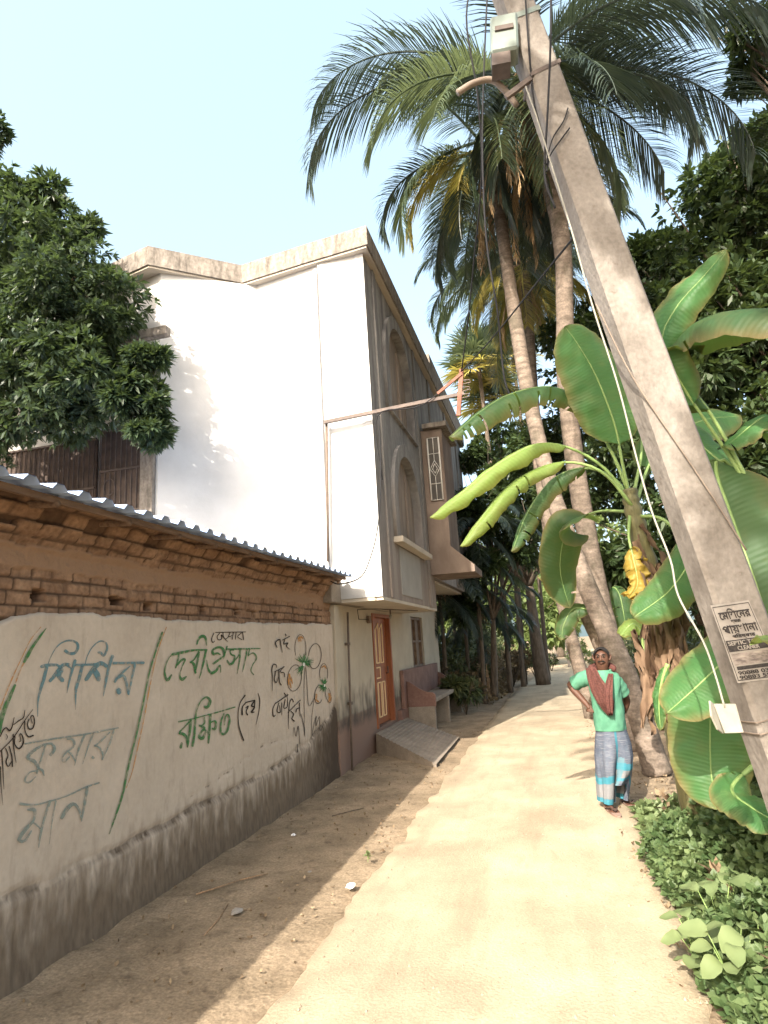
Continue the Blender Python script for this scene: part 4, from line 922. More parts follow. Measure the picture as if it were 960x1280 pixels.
# palms: trunk points through the photographed line, at real distances
A_ = [at(815, 915, 8.6), at(785, 850, 8.7), at(735, 735, 9.0), at(692, 620, 9.3), at(662, 500, 9.6), at(641, 380, 9.8), at(622, 250, 10.0), at(612, 190, 10.0)]
A_[0].z = 0
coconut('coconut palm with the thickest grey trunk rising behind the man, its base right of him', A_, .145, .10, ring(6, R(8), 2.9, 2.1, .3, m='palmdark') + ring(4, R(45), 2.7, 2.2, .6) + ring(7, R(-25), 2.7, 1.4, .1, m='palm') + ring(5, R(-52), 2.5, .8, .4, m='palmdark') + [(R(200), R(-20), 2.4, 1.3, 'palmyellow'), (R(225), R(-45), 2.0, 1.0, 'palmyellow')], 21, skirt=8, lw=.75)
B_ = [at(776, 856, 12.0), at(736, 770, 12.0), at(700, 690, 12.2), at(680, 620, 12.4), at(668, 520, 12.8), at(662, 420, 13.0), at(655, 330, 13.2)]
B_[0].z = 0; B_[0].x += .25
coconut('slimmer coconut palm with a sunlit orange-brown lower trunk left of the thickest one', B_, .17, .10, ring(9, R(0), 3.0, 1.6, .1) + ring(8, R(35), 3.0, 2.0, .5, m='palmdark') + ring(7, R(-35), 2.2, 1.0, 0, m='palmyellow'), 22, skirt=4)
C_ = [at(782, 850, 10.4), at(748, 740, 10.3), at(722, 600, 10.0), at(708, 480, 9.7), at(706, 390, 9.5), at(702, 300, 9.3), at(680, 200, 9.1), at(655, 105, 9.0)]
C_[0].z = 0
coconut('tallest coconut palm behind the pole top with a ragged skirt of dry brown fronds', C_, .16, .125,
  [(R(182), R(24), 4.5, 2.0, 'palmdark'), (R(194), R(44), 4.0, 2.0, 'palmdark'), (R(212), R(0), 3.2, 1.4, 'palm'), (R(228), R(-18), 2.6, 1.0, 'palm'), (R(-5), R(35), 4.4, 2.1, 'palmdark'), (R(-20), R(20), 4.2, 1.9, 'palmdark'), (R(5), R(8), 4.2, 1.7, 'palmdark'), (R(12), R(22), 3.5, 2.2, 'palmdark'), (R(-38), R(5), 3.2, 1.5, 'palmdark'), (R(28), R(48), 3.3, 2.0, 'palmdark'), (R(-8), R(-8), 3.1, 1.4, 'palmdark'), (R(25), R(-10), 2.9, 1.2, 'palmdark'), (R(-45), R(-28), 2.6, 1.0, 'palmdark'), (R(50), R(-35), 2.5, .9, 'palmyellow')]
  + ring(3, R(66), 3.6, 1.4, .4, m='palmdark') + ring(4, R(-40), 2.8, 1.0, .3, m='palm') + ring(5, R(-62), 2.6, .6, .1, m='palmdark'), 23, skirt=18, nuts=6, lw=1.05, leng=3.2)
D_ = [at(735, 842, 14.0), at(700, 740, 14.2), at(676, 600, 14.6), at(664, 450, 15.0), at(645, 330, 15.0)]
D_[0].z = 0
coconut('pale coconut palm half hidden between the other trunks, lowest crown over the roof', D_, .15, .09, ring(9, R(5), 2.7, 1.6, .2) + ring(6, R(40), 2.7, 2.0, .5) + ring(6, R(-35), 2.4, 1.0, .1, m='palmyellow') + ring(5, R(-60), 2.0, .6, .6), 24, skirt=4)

# fan palms and small feathery palms beyond the house
def fanpalm(label, base, h, seed, m='palm', n=30):
    rg = random.Random(seed); t = thing('fan_palm', label, 'fan palm', base, 'fan palms behind the house'); b = Vector(base)
    palm_trunk([b, b + Vector((.1, 0, h * .5)), b + Vector((0, 0, h))], .085, .07, t, 'bark', seed); top = b + Vector((0, 0, h))
    for i in range(n):
        a = 2.4 * i; el = R(75 - 115 * i / n); d = Vector((math.cos(a) * math.cos(el), math.sin(a) * math.cos(el), math.sin(el))); tip = top + d * rg.uniform(.5, .9); mb = MB(); mb.tube([top, tip], [.02, .012], 5)
        side = d.cross(Vector((0, 0, 1))); side = side.normalized() if side.length > .1 else Vector((1, 0, 0)); up = side.cross(d)
        for k in range(30):
            q = R(-125 + 250 * k / 29); dr_ = (d * math.cos(q) + side * math.sin(q) + up * .12 * rg.uniform(-1, 1)).normalized(); l = rg.uniform(.8, 1.05); mid = tip + dr_ * l * .55; end = tip + dr_ * l + Vector((0, 0, -.16 * rg.random())); w_ = up.cross(dr_).normalized() * .035 + up * .012
            mb.add([tip, mid - w_, end, mid + w_], [(0, 1, 2, 3)])
        me = bpy.data.meshes.new('fan_leaf'); me.from_pydata(mb.v, [], mb.f); put('fan_leaf', me, [M[m] if i < n * .7 else M['palmyellow']], t)
    return t
for (px, py, Y, lab, sd) in [(598, 455, 21.5, 'fan palm crown rising just right of the rusty bracket', 31), (618, 500, 23.5, 'fan palm lower and further right behind the arching banana leaf', 32), (640, 440, 26.0, 'fan palm furthest away between the leaning trunks', 33)]:
    p = at(px, py, Y); fanpalm(lab, (p.x, p.y, 0), p.z, sd)
k_ = 0
for (px, Y, h, lab) in [(556, 17.6, 3.2, 'feathery young palm clump just beyond the house corner'), (585, 19.5, 3.6, 'feathery young palm with dark stems right of the one at the corner'), (600, 21.0, 2.6, 'feathery young palm third in the row beyond the house'), (572, 24.0, 5.4, 'tall feathery palm behind the row beyond the house'), (604, 18.0, 4.9, 'taller feathery palm whose pale fronds show under the banana leaf')]:
    p = at(px, 850, Y); p.z = 0; k_ += 1
    coconut(lab, [p, p + Vector((.05, 0, h * .5)), p + Vector((0, .1, h))], .07, .05, ring(7, R(50), 2.3, 1.8, k_) + ring(8, R(15), 2.3, 1.4, k_ + .5) + ring(7, R(-25), 2.0, .9, k_ + .2), 40 + k_, 'palmdark' if k_ % 2 else 'palm', nuts=0, lw=.5, trunkmat='bark', name='young_palm', grp='young palms beyond the house', cat='young palm')

# trees ------------------------------------------------------
def B(px, py, Y, r, n, rz=None): p = at(px, py, Y); return (tuple(p), (r, r, rz or r * .8), n)
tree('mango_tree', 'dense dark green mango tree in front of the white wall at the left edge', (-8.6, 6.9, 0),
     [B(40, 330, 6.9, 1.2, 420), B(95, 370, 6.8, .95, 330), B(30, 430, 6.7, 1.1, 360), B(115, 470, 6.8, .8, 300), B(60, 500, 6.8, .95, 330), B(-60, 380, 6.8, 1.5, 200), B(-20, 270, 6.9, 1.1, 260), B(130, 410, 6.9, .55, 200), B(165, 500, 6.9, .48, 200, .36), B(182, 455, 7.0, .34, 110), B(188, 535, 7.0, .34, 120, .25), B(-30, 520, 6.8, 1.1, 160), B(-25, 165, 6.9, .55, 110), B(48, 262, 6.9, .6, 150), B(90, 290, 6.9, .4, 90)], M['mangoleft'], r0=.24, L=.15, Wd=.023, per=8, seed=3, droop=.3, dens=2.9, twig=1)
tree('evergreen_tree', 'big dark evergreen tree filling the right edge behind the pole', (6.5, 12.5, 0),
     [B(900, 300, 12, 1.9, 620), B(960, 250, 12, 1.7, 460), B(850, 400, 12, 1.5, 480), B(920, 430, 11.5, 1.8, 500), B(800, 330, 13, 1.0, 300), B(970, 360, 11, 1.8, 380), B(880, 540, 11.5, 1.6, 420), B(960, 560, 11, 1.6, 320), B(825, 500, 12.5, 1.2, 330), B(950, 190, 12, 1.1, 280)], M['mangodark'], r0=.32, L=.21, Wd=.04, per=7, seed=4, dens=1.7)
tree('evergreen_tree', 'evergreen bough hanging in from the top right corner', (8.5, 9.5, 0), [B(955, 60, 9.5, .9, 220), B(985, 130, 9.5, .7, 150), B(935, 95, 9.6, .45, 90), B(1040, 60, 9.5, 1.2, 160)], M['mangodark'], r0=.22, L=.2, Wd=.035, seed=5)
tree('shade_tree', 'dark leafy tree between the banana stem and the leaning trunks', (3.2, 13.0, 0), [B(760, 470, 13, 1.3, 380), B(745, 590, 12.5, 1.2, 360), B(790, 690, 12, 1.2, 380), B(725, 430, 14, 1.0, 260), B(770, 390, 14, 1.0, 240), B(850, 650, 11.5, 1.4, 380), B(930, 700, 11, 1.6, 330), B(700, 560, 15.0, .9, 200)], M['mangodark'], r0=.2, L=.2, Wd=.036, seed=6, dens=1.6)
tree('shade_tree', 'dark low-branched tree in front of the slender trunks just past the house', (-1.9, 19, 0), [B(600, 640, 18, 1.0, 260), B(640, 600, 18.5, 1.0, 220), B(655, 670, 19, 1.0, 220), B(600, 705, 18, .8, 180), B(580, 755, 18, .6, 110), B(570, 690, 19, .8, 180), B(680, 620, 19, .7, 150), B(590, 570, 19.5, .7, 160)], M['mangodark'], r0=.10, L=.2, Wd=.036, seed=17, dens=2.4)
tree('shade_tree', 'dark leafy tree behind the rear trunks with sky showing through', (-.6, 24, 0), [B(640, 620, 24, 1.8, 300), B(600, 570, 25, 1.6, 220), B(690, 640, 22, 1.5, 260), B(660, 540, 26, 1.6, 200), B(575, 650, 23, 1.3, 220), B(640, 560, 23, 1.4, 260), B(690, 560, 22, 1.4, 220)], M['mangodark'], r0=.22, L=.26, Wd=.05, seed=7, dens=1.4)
for i, (px, py, Y, r, n, lab) in enumerate([(625, 742, 40, 3.8, 700, 'sunlit yellow-green tree at the end of the lane, nearest of the row'), (690, 720, 55, 4.5, 460, 'sunlit yellow-green tree beyond the far bend of the lane'), (585, 735, 44, 4.0, 380, 'sunlit yellow-green tree left of the dark post far away'), (745, 700, 50, 5.0, 420, 'far green tree showing between the leaning trunks'), (540, 720, 60, 6, 260, 'far green tree low behind the young palms')]):
    p = at(px, py, Y); tree('far_tree', lab, (p.x, Y, 0), [(tuple(p), (r, r * .8, r * .75), n), (tuple(p + Vector((r * .6, 0, -r * .55))), (r * .7, r * .6, r * .5), n // 2), (tuple(p + Vector((-r * .6, -.5, -r * .5))), (r * .7, r * .6, r * .5), n // 2)], M['farleaf'], r0=.3, L=.55, Wd=.13, per=6, seed=50 + i, grp='far trees at the end of the lane')
tree('unseen_shade_tree', 'leafy tree standing behind the camera whose shade falls on the pole', (2.6, -5.0, 0), [((-.72, -5.6, 8.1), (.42, 1.5, .5), 70), ((-.58, -2.6, 8.1), (.40, 1.2, .5), 55), ((-.35, -.1, 8.3), (.45, 1.1, .5), 60), ((.5, -4.2, 8.3), (.7, 2.2, .7), 60), ((2.0, -4, 8.6), (1.2, 2.4, 1.0), 60), ((.3, 1.4, 8.6), (.6, 1.0, .6), 50), ((1.6, 2.0, 9.0), (1.2, 1.3, .6), 90)], M['mango'], r0=.22, L=.24, Wd=.04, seed=9, dens=2.6)  # out of view; crown masses arranged so their shade dapples pole and verge

coconut('coconut palm standing behind the camera whose fronds throw streaks on the lane', [(2.2, -1.6, 0), (1.8, -1.4, 4), (.9, -.9, 8.8)], .15, .11, [(R(178), R(12), 3.2, 1.0), (R(186), R(2), 3.1, .9), (R(170), R(25), 3.3, 1.2), (R(200), R(5), 2.4, 1.0), (R(150), R(15), 2.6, 1.0), (R(250), R(10), 2.4, 1.2), (R(300), R(10), 2.4, 1.2), (R(20), R(10), 2.6, 1.2), (R(60), R(20), 2.6, 1.4), (R(110), R(20), 2.2, 1.4)], 90, nuts=0)  # added out of view, fronds aimed to cast shadow streaks on the lane

# banana plants ------------------------------------------------------
def banana_leaf(pts, hw, nrm, m, parent, droopL=.3, droopR=.3, tear=.06, seed=0, base=.18, twist=0, ribm='rib', n=72, wav=.02, name='leaf'):
    rg = random.Random(seed); path = cr(pts, 10); P_ = []
    k = len(path); tot = [0]
    for i in range(1, k): tot.append(tot[-1] + (path[i] - path[i - 1]).length)
    def samp(t):
        d = t * tot[-1]
        for i in range(1, k):
            if tot[i] >= d: return path[i - 1].lerp(path[i], (d - tot[i - 1]) / max(1e-6, tot[i] - tot[i - 1]))
        return path[-1]
    nv = 7; rows = []; T = []; E = []
    for i in range(n + 1):
        t = i / n; u = base + (1 - base) * t; p = samp(u); tan = (samp(min(1, u + .02)) - samp(max(0, u - .02))).normalized()
        s = tan.cross(Vector(nrm)).normalized(); nn = s.cross(tan).normalized()
        if twist: s = Matrix.Rotation(twist * t, 3, tan) @ s; nn = Matrix.Rotation(twist * t, 3, tan) @ nn
        wdt = hw * min(1, (math.sin(math.pi * min(1, .06 + t * .97) ** .8) ** .55) * 1.02) if t < 1 else .004
        wdt = hw * max(.02, (1 - abs(2 * (t ** .85) - 1) ** 3.2) ** .6)
        ph = rg.uniform(-1, 1) * .0; row = []
        for j in range(-nv, nv + 1):
            a = j / nv; ar = abs(a); dr_ = (droopL if a < 0 else droopR)
            ang = dr_ * ar * 1.0; wl = wdt * ar * (1 + .012 * math.sin(i * .95 + (1 if a > 0 else 0)))
            q = p + s * (math.copysign(1, a) if a else 0) * wl * math.cos(ang) - nn * (wl * math.sin(ang) * .9) - tan * (-.12 * wl * ar)
            q += nn * (wav * ar * fn(t * 6, a * 1.5, seed, 1.3)) + nn * .012 * (1 - math.exp(-ar * 8)); row.append(tuple(q))
        rows.append(row); T.append([t * 260 + abs(j) * 2.0 for j in range(-nv, nv + 1)]); E.append([(abs(j) / nv) ** 5 + max(0, t - .93) * 8 for j in range(-nv, nv + 1)])
    P_ = np.array(rows); me = grid_mesh(name, P_, {'vein': np.array(T), 'edge': np.array(E)})
    if tear:
        bm = bmesh.new(); bm.from_mesh(me); bm.faces.ensure_lookup_table(); kill = []
        nc = 2 * nv
        for i in range(3, n - 1):
            for side in (0, 1):
                if rg.random() < tear * .8:
                    depth = rg.randint(2, nv - 1)
                    for d in range(depth):
                        j = d if side == 0 else nc - 1 - d; kill.append(bm.faces[i * nc + j])
        # narrow the tear: pull the row above together instead of deleting a full strip
        bmesh.ops.delete(bm, geom=list(set(kill)), context='FACES_ONLY'); bm.to_mesh(me); bm.free()
        me.polygons.foreach_set('use_smooth', [True] * len(me.polygons))
    o = put(name, me, m, parent)
    pth = [samp(i / 24) for i in range(25)]; mb = MB(); mb.tube(pth, [.015 * (1 - .85 * i / 24) ** 1.5 + .0015 for i in range(25)], 7)
    put('midrib', mb.mesh('midrib', True), M[ribm], o); return o
def dead_ribbons(name, spots, parent, m='deadleaf', seed=0):
    rg = random.Random(seed); mb = MB()
    for a, b, wd in spots:
        a = Vector(a); b = Vector(b); n = 14; side = (b - a).cross(Vector((rg.uniform(-1, 1), rg.uniform(-1, 1), .1))).normalized(); vs = []
        nn = side.cross((b - a).normalized())
        for i in range(n + 1):
            t = i / n; p = a.lerp(b, t); w_ = wd * (.25 + math.sin(math.pi * min(1, t * 1.05)) * .9)
            for j in range(6):
                u = j / 5 - .5; z = math.sin(u * 9 + t * 11 + a.x * 9) * .018 + .035 * fn(t * 3 + a.x * 7, u * 3, a.z * 3, 1.6)
                vs.append(p + side * (u * w_ * (1 + .4 * fn(t * 4, j, a.y * 5))) + nn * z + Vector((0, 0, .02 * fn(u * 5, t * 5, a.x * 10))))
        mb.add(vs, [(i * 6 + j, i * 6 + j + 1, (i + 1) * 6 + j + 1, (i + 1) * 6 + j) for i in range(n) for j in range(5)])
    me = bpy.data.meshes.new(name); me.from_pydata(mb.v, [], mb.f); me.polygons.foreach_set('use_smooth', [True] * len(me.polygons)); return put(name, me, M[m], parent)

def at1(a, b, c): return at(a, b, c + .72)
b1 = thing('banana_plant', 'banana plant with bright arching leaves over the lane and brown dead leaves on its stem', 'banana plant', (.86, 5.5, 0), 'banana plants right of the lane')
cr_ = at1(790, 640, 4.6)
st = [Vector((.92, 5.55, -.05)), at1(850, 930, 4.75), at1(842, 850, 4.7), at1(826, 760, 4.65), at1(805, 690, 4.62), at1(792, 640, 4.6), at1(786, 612, 4.6)]
mb = MB(); path = cr(st, 8); mb.tube(path, [.10 - .04 * i / len(path) + .006 * math.sin(i * 1.9) for i in range(len(path))], 14); mb.build('pseudostem', M['pseudo'], b1, True)
UP = (0, 0, 1)
def L(pxs, hw, nrm, m, sd, base=.3, dl=.5, dr_=.5, tear=.03, parent=b1, wav=.03, twist=0):
    k_ = (at1, 1.16) if parent is b1 else (at, 1.0)
    return banana_leaf([k_[0](a, b, c) for a, b, c in pxs], hw * k_[1], nrm, M[m], parent, dl, dr_, tear, sd, base, twist, wav=wav)
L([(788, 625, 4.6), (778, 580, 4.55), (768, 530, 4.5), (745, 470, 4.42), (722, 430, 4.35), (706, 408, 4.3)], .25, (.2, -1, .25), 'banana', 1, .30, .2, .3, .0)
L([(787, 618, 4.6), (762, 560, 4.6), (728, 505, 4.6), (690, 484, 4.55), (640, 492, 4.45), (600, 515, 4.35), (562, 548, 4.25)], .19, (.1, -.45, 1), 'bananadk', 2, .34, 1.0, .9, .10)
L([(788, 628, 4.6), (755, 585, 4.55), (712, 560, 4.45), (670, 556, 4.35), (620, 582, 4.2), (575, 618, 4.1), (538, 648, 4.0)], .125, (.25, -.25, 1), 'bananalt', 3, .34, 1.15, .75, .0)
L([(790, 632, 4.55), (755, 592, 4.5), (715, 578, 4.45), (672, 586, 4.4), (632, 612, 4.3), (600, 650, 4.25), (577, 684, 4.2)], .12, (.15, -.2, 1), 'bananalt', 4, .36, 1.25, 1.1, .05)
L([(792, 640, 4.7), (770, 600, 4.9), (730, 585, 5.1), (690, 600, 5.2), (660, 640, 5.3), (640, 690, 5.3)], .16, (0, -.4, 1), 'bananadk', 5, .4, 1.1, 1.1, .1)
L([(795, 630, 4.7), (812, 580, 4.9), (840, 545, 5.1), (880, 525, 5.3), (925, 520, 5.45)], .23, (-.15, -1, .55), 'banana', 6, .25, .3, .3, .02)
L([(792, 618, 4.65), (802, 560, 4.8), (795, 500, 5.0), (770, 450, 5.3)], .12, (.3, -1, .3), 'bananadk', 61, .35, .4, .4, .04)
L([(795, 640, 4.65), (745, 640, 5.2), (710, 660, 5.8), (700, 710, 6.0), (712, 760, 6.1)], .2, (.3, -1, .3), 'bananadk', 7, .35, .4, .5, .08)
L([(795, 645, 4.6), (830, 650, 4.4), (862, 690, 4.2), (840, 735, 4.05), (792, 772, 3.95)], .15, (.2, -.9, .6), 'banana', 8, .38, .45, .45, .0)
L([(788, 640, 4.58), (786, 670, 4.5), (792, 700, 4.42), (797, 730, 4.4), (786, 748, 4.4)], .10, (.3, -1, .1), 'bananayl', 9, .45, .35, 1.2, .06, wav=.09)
o = L([(800, 742, 4.5), (790, 742, 4.45), (776, 743, 4.4)], .02, (0, -1, .3), 'bananayl', 10, .0, .5, .5, 0)
dead_ribbons('dead_leaves', [(at1(795 + rnd.uniform(-6, 30), 655 + 14 * i, 4.5 + rnd.uniform(-.06, .14)), at1(812 + rnd.uniform(-14, 55), 745 + 15 * i, 4.45 + rnd.uniform(-.08, .12)), rnd.uniform(.03, .10)) for i in [k * .5 for k in range(24)]] + [(at1(838 + rnd.uniform(-22, 18), 735 + 7 * i, 4.3), at1(838 + rnd.uniform(-14, 26), 830 + 8 * i, 4.28 + rnd.uniform(-.05, .05)), rnd.uniform(.04, .11)) for i in [k * .5 for k in range(22)]], b1, seed=3)
b2 = thing('banana_plant', 'banana plant behind the concrete pole with large leaves reaching past the right edge', 'banana plant', (1.55, 4.3, 0), 'banana plants right of the lane')
mb = MB(); path = cr([(1.6, 4.3, -.05), (1.5, 4.3, 1.0), (1.42, 4.25, 2.0)], 10); mb.tube(path, [.12 - .05 * i / len(path) for i in range(len(path))], 14); mb.build('pseudostem', M['pseudo'], b2, True)
K = dict(parent=b2)
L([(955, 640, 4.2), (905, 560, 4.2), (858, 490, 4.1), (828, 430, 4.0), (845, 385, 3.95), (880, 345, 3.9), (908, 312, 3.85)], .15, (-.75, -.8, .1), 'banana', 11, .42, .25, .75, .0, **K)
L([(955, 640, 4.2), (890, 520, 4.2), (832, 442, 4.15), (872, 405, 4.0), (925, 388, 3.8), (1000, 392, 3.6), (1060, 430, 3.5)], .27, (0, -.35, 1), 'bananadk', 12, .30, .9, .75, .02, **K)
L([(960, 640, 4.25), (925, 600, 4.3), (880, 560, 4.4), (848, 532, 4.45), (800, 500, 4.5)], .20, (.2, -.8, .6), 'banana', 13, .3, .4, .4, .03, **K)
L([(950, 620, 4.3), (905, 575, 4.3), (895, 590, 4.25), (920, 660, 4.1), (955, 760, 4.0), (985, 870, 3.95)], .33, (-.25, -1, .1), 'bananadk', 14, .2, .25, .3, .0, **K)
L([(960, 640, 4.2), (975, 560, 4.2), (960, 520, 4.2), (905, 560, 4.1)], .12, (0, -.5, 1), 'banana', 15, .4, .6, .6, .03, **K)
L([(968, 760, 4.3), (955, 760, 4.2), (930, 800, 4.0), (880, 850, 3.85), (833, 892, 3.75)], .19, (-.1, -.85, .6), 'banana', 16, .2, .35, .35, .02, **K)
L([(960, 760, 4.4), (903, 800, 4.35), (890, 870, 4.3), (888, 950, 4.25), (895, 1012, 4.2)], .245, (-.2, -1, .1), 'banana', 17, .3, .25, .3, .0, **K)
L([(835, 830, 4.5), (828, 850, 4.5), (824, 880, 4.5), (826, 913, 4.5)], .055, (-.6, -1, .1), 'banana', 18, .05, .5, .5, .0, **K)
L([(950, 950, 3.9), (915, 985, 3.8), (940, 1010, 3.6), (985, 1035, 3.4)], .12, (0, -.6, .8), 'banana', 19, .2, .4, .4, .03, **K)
L([(1000, 700, 4.0), (985, 790, 3.2), (960, 800, 2.75), (938, 806, 2.55)], .035, (0, -.6, .8), 'bananalt', 20, .4, .4, .4, .0, **K)
dead_ribbons('dead_leaves', [((1.5 + rnd.uniform(-.2, .1), 4.2, 1.6 - .1 * i), (1.45 + rnd.uniform(-.25, .2), 4.1, .9 - .1 * i), .12) for i in range(8)], b2, seed=5)
b3 = thing('banana_sprout', 'small banana sprout with two pale leaves beside the palm base', 'banana plant', at(807, 870, 6.8), 'banana plants right of the lane')
mb = MB(); mb.tube([at(812, 880, 6.8), at(808, 830, 6.8), at(804, 800, 6.8)], [.04, .03, .02], 8); mb.build('pseudostem', M['pseudo'], b3, True)
L([(805, 815, 6.8), (800, 788, 6.75), (790, 780, 6.7), (775, 795, 6.6)], .10, (0, -.8, .6), 'bananalt', 30, .3, .6, .6, .0, parent=b3)
L([(806, 815, 6.8), (812, 785, 6.85), (818, 760, 6.9)], .07, (0, -1, .3), 'banana', 31, .3, .5, .5, .0, parent=b3)
b4 = thing('banana_sprout', 'banana leaves hanging low between the thickest trunk and the sunlit trunk', 'banana plant', (1.9, 11.4, 0), 'banana plants right of the lane')
mb = MB(); mb.tube([(1.9, 11.4, 0), (1.85, 11.3, 1.4)], [.09, .06], 8); mb.build('pseudostem', M['pseudo'], b4, True)
for i, q in enumerate([[(770, 760, 11.3), (765, 735, 11.2), (775, 745, 11), (785, 800, 11)], [(765, 770, 11.3), (740, 722, 11.0), (705, 712, 10.8), (672, 722, 10.6)], [(770, 770, 11.3), (800, 740, 11.1), (825, 760, 11)], [(760, 770, 11.3), (720, 760, 11.4), (705, 780, 11.4), (702, 800, 11.4)]]):
    L(q, .22, (0, -.8, .6), 'bananadk', 35 + i, .25, .6, .6, .05, parent=b4)

# weeds and shrubs -----------------------------------------------------
rng = np.random.default_rng(5)
def scatter_weeds(name, n, xr, yr, hf, L_, W_, per, m, seed, keep=None, **k):
    rng = np.random.default_rng(seed); x = rng.uniform(*xr, n); y = rng.uniform(*yr, n)
    h = np.array([hf(a, b) for a, b in zip(x, y)]); ok = h > 0; x, y, h = x[ok], y[ok], h[ok]
    z = h * rng.uniform(.25, 1.0, len(x)) ** .7; p = np.stack([x, y, z], 1); d = rng.normal(size=(len(x), 3)) * .5 + np.array([0, 0, 1.])
    return tag(put(name, quads_mesh(name, leaf_cloud(p, d, L_, W_, per, .95, .15, rng=rng)), M[m]), kind='stuff', **k)
def hw_(x, y):
    e = .50 + .12 * fn(x, y, 0, 1.7) + (.1 if 5.8 < y < 7.6 else 0); d = x - e
    if y > 6.0: d -= .35
    if d < 0: return 0
    c = fn(x, y, 4, 1.6)
    if c < -.28 and x < 1.3: return 0
    return min(.85, .09 + d * .8) * (.75 + .5 * c + .25) * (1 if y > 3.2 else .8)
scatter_weeds('ground_weeds', 19000, (.4, 2.8), (1.6, 6.9), hw_, .062, .02, 6, 'weed', 6, label='low green clover-like weeds along the right edge of the lane', cat='weeds')
scatter_weeds('ground_weeds', 3500, (.9, 4.5), (6.5, 14), lambda x, y: min(.5, max(0, (x - 1.3 - .05 * (y - 6)) * .4)) * (1 + fn(x, y, 1, .9)), .10, .03, 6, 'shrub', 7, label='dark undergrowth behind the man below the palms', cat='undergrowth')
scatter_weeds('ground_weeds', 5000, (-4.5, -1.75), (17.5, 45), lambda x, y: .75 * max(0, min(1, (-1.75 - x + .15 * fn(y, 0, 0, 1)) * 2)) * (1.2 + .9 * fn(x, y, 1, .7)), .16, .03, 6, 'dryshrub', 8, label='dry brown undergrowth along the left side of the far lane', cat='undergrowth')
scatter_weeds('leaf_litter', 900, (-4, -1.5), (1.5, 13), lambda x, y: .012 if x > -3.0 and x < -1.6 + .06 * fn(y, 0, 0, 2) else 0, .035, .009, 2, 'litter', 9, label='dry leaf bits scattered on the shaded earth by the wall', cat='leaf litter')
scatter_weeds('leaf_litter', 700, (.35, 1.2), (1.5, 16), lambda x, y: .03, .04, .012, 2, 'litter', 10, label='dry leaf bits along the right edge of the lane', cat='leaf litter')
def shrub(name, label, base, r, h, m, n=60, L_=.14, W_=.03, seed=1, grp=None, cat='shrub', per=7):
    t = thing(name, label, cat, base, grp); rg = random.Random(seed); mb = MB(); b = Vector(base)
    for i in range(7):
        a = rg.uniform(0, 6.28); e = b + Vector((math.cos(a) * r * .7, math.sin(a) * r * .7, h * rg.uniform(.6, 1))); mb.tube([b, b.lerp(e, .5) + Vector((0, 0, .1 * h)), e], [.014, .01, .005], 5)
    mb.build('stems', M['bark'], t, True); crown('foliage', [((b.x, b.y, b.z + h * .6), (r, r, h * .45), n)], M[m], t, L_, W_, per, .2, seed=seed); return t
for i, (px, py, Y, r, h, m, lab) in enumerate([(582, 880, 15.6, .55, .9, 'shrub', 'dark strap-leaved shrub just past the far end of the bench'), (556, 860, 18.5, .6, 1.3, 'dryshrub', 'brownish shrub behind the bench end'), (610, 850, 20.0, .7, 1.2, 'shrub', 'shrub left of the lane where the house shadow ends'), (640, 838, 24, .8, 1.3, 'dryshrub', 'dry brown shrub under the dark post'), (668, 830, 28, .9, 1.4, 'shrub', 'rounded shrub at the left lane edge far away'), (688, 823, 33, .9, 1.5, 'shrub', 'furthest shrub on the left of the lane'), (720, 812, 34, .8, 1.8, 'farleaf', 'pale shrub to the right of the far lane')]):
    p = on(px, py, 1, Y); shrub('shrub', lab, (p.x, Y, 0), r, h, m, 120, .2 if i else .28, .03, 60 + i, 'shrubs along the far lane')
def broadweed(base, s, seed, label):
    rg = random.Random(seed); t = thing('broadleaf_weed', label, 'weed', base, 'broad-leaved weeds at the lane edge'); b = Vector(base); mb = MB(); tips = []
    for i in range(11):
        a = rg.uniform(0, 6.28); e = b + Vector((math.cos(a) * .10 * s, math.sin(a) * .10 * s, rg.uniform(.10, .34) * s)); mb.tube([b, b.lerp(e, .6) + Vector((0, 0, .02)), e], [.004, .003, .002], 5); tips.append((e, a))
    mb.build('stems', M['rib'], t, True)
    for e, a in tips:
        d = Vector((math.cos(a), math.sin(a), rg.uniform(-.1, .45))).normalized(); l = rg.uniform(.09, .17) * s; sd = d.cross(Vector((rg.uniform(-.5, .5), rg.uniform(-.7, .2), 1))).normalized(); nn = sd.cross(d); vs = []; N_ = 10
        for i in range(N_ + 1):
            u = i / N_; w_ = l * .36 * (max(0, math.sin(math.pi * u ** .85)) ** .7 + .01) * (1 + .05 * math.sin(u * 20)); c = e + d * l * u - Vector((0, 0, .35 * l * u * u)) + nn * .006 * math.sin(u * 7)
            vs += [c - sd * w_ + nn * w_ * .22, c - sd * w_ * .5 + nn * w_ * .14, c, c + sd * w_ * .5 + nn * w_ * .14, c + sd * w_ + nn * w_ * .22]
        m_ = MB(); m_.add(vs, [(i * 5 + j, i * 5 + j + 1, i * 5 + j + 6, i * 5 + j + 5) for i in range(N_) for j in range(4)]); m_.build('leaf', M['weedpale'], t, True)
for i, (px, py, z, s, lab) in enumerate([(905, 1180, .0, 1.1, 'pale broad-leaved weed nearest the bottom right corner'), (935, 1120, .1, .9, 'pale broad-leaved weed at the right edge below the pole'), (880, 1215, 0, .8, 'small pale weed at the very bottom of the lane edge'), (950, 1230, .05, 1.0, 'pale broad-leaved weed cut by the right bottom edge'), (925, 1250, .0, .9, 'yellowish weed lowest beside the lane')]):
    p = on(px, py, 2, z + .05); broadweed((p.x, p.y, .02), s, 80 + i, lab)

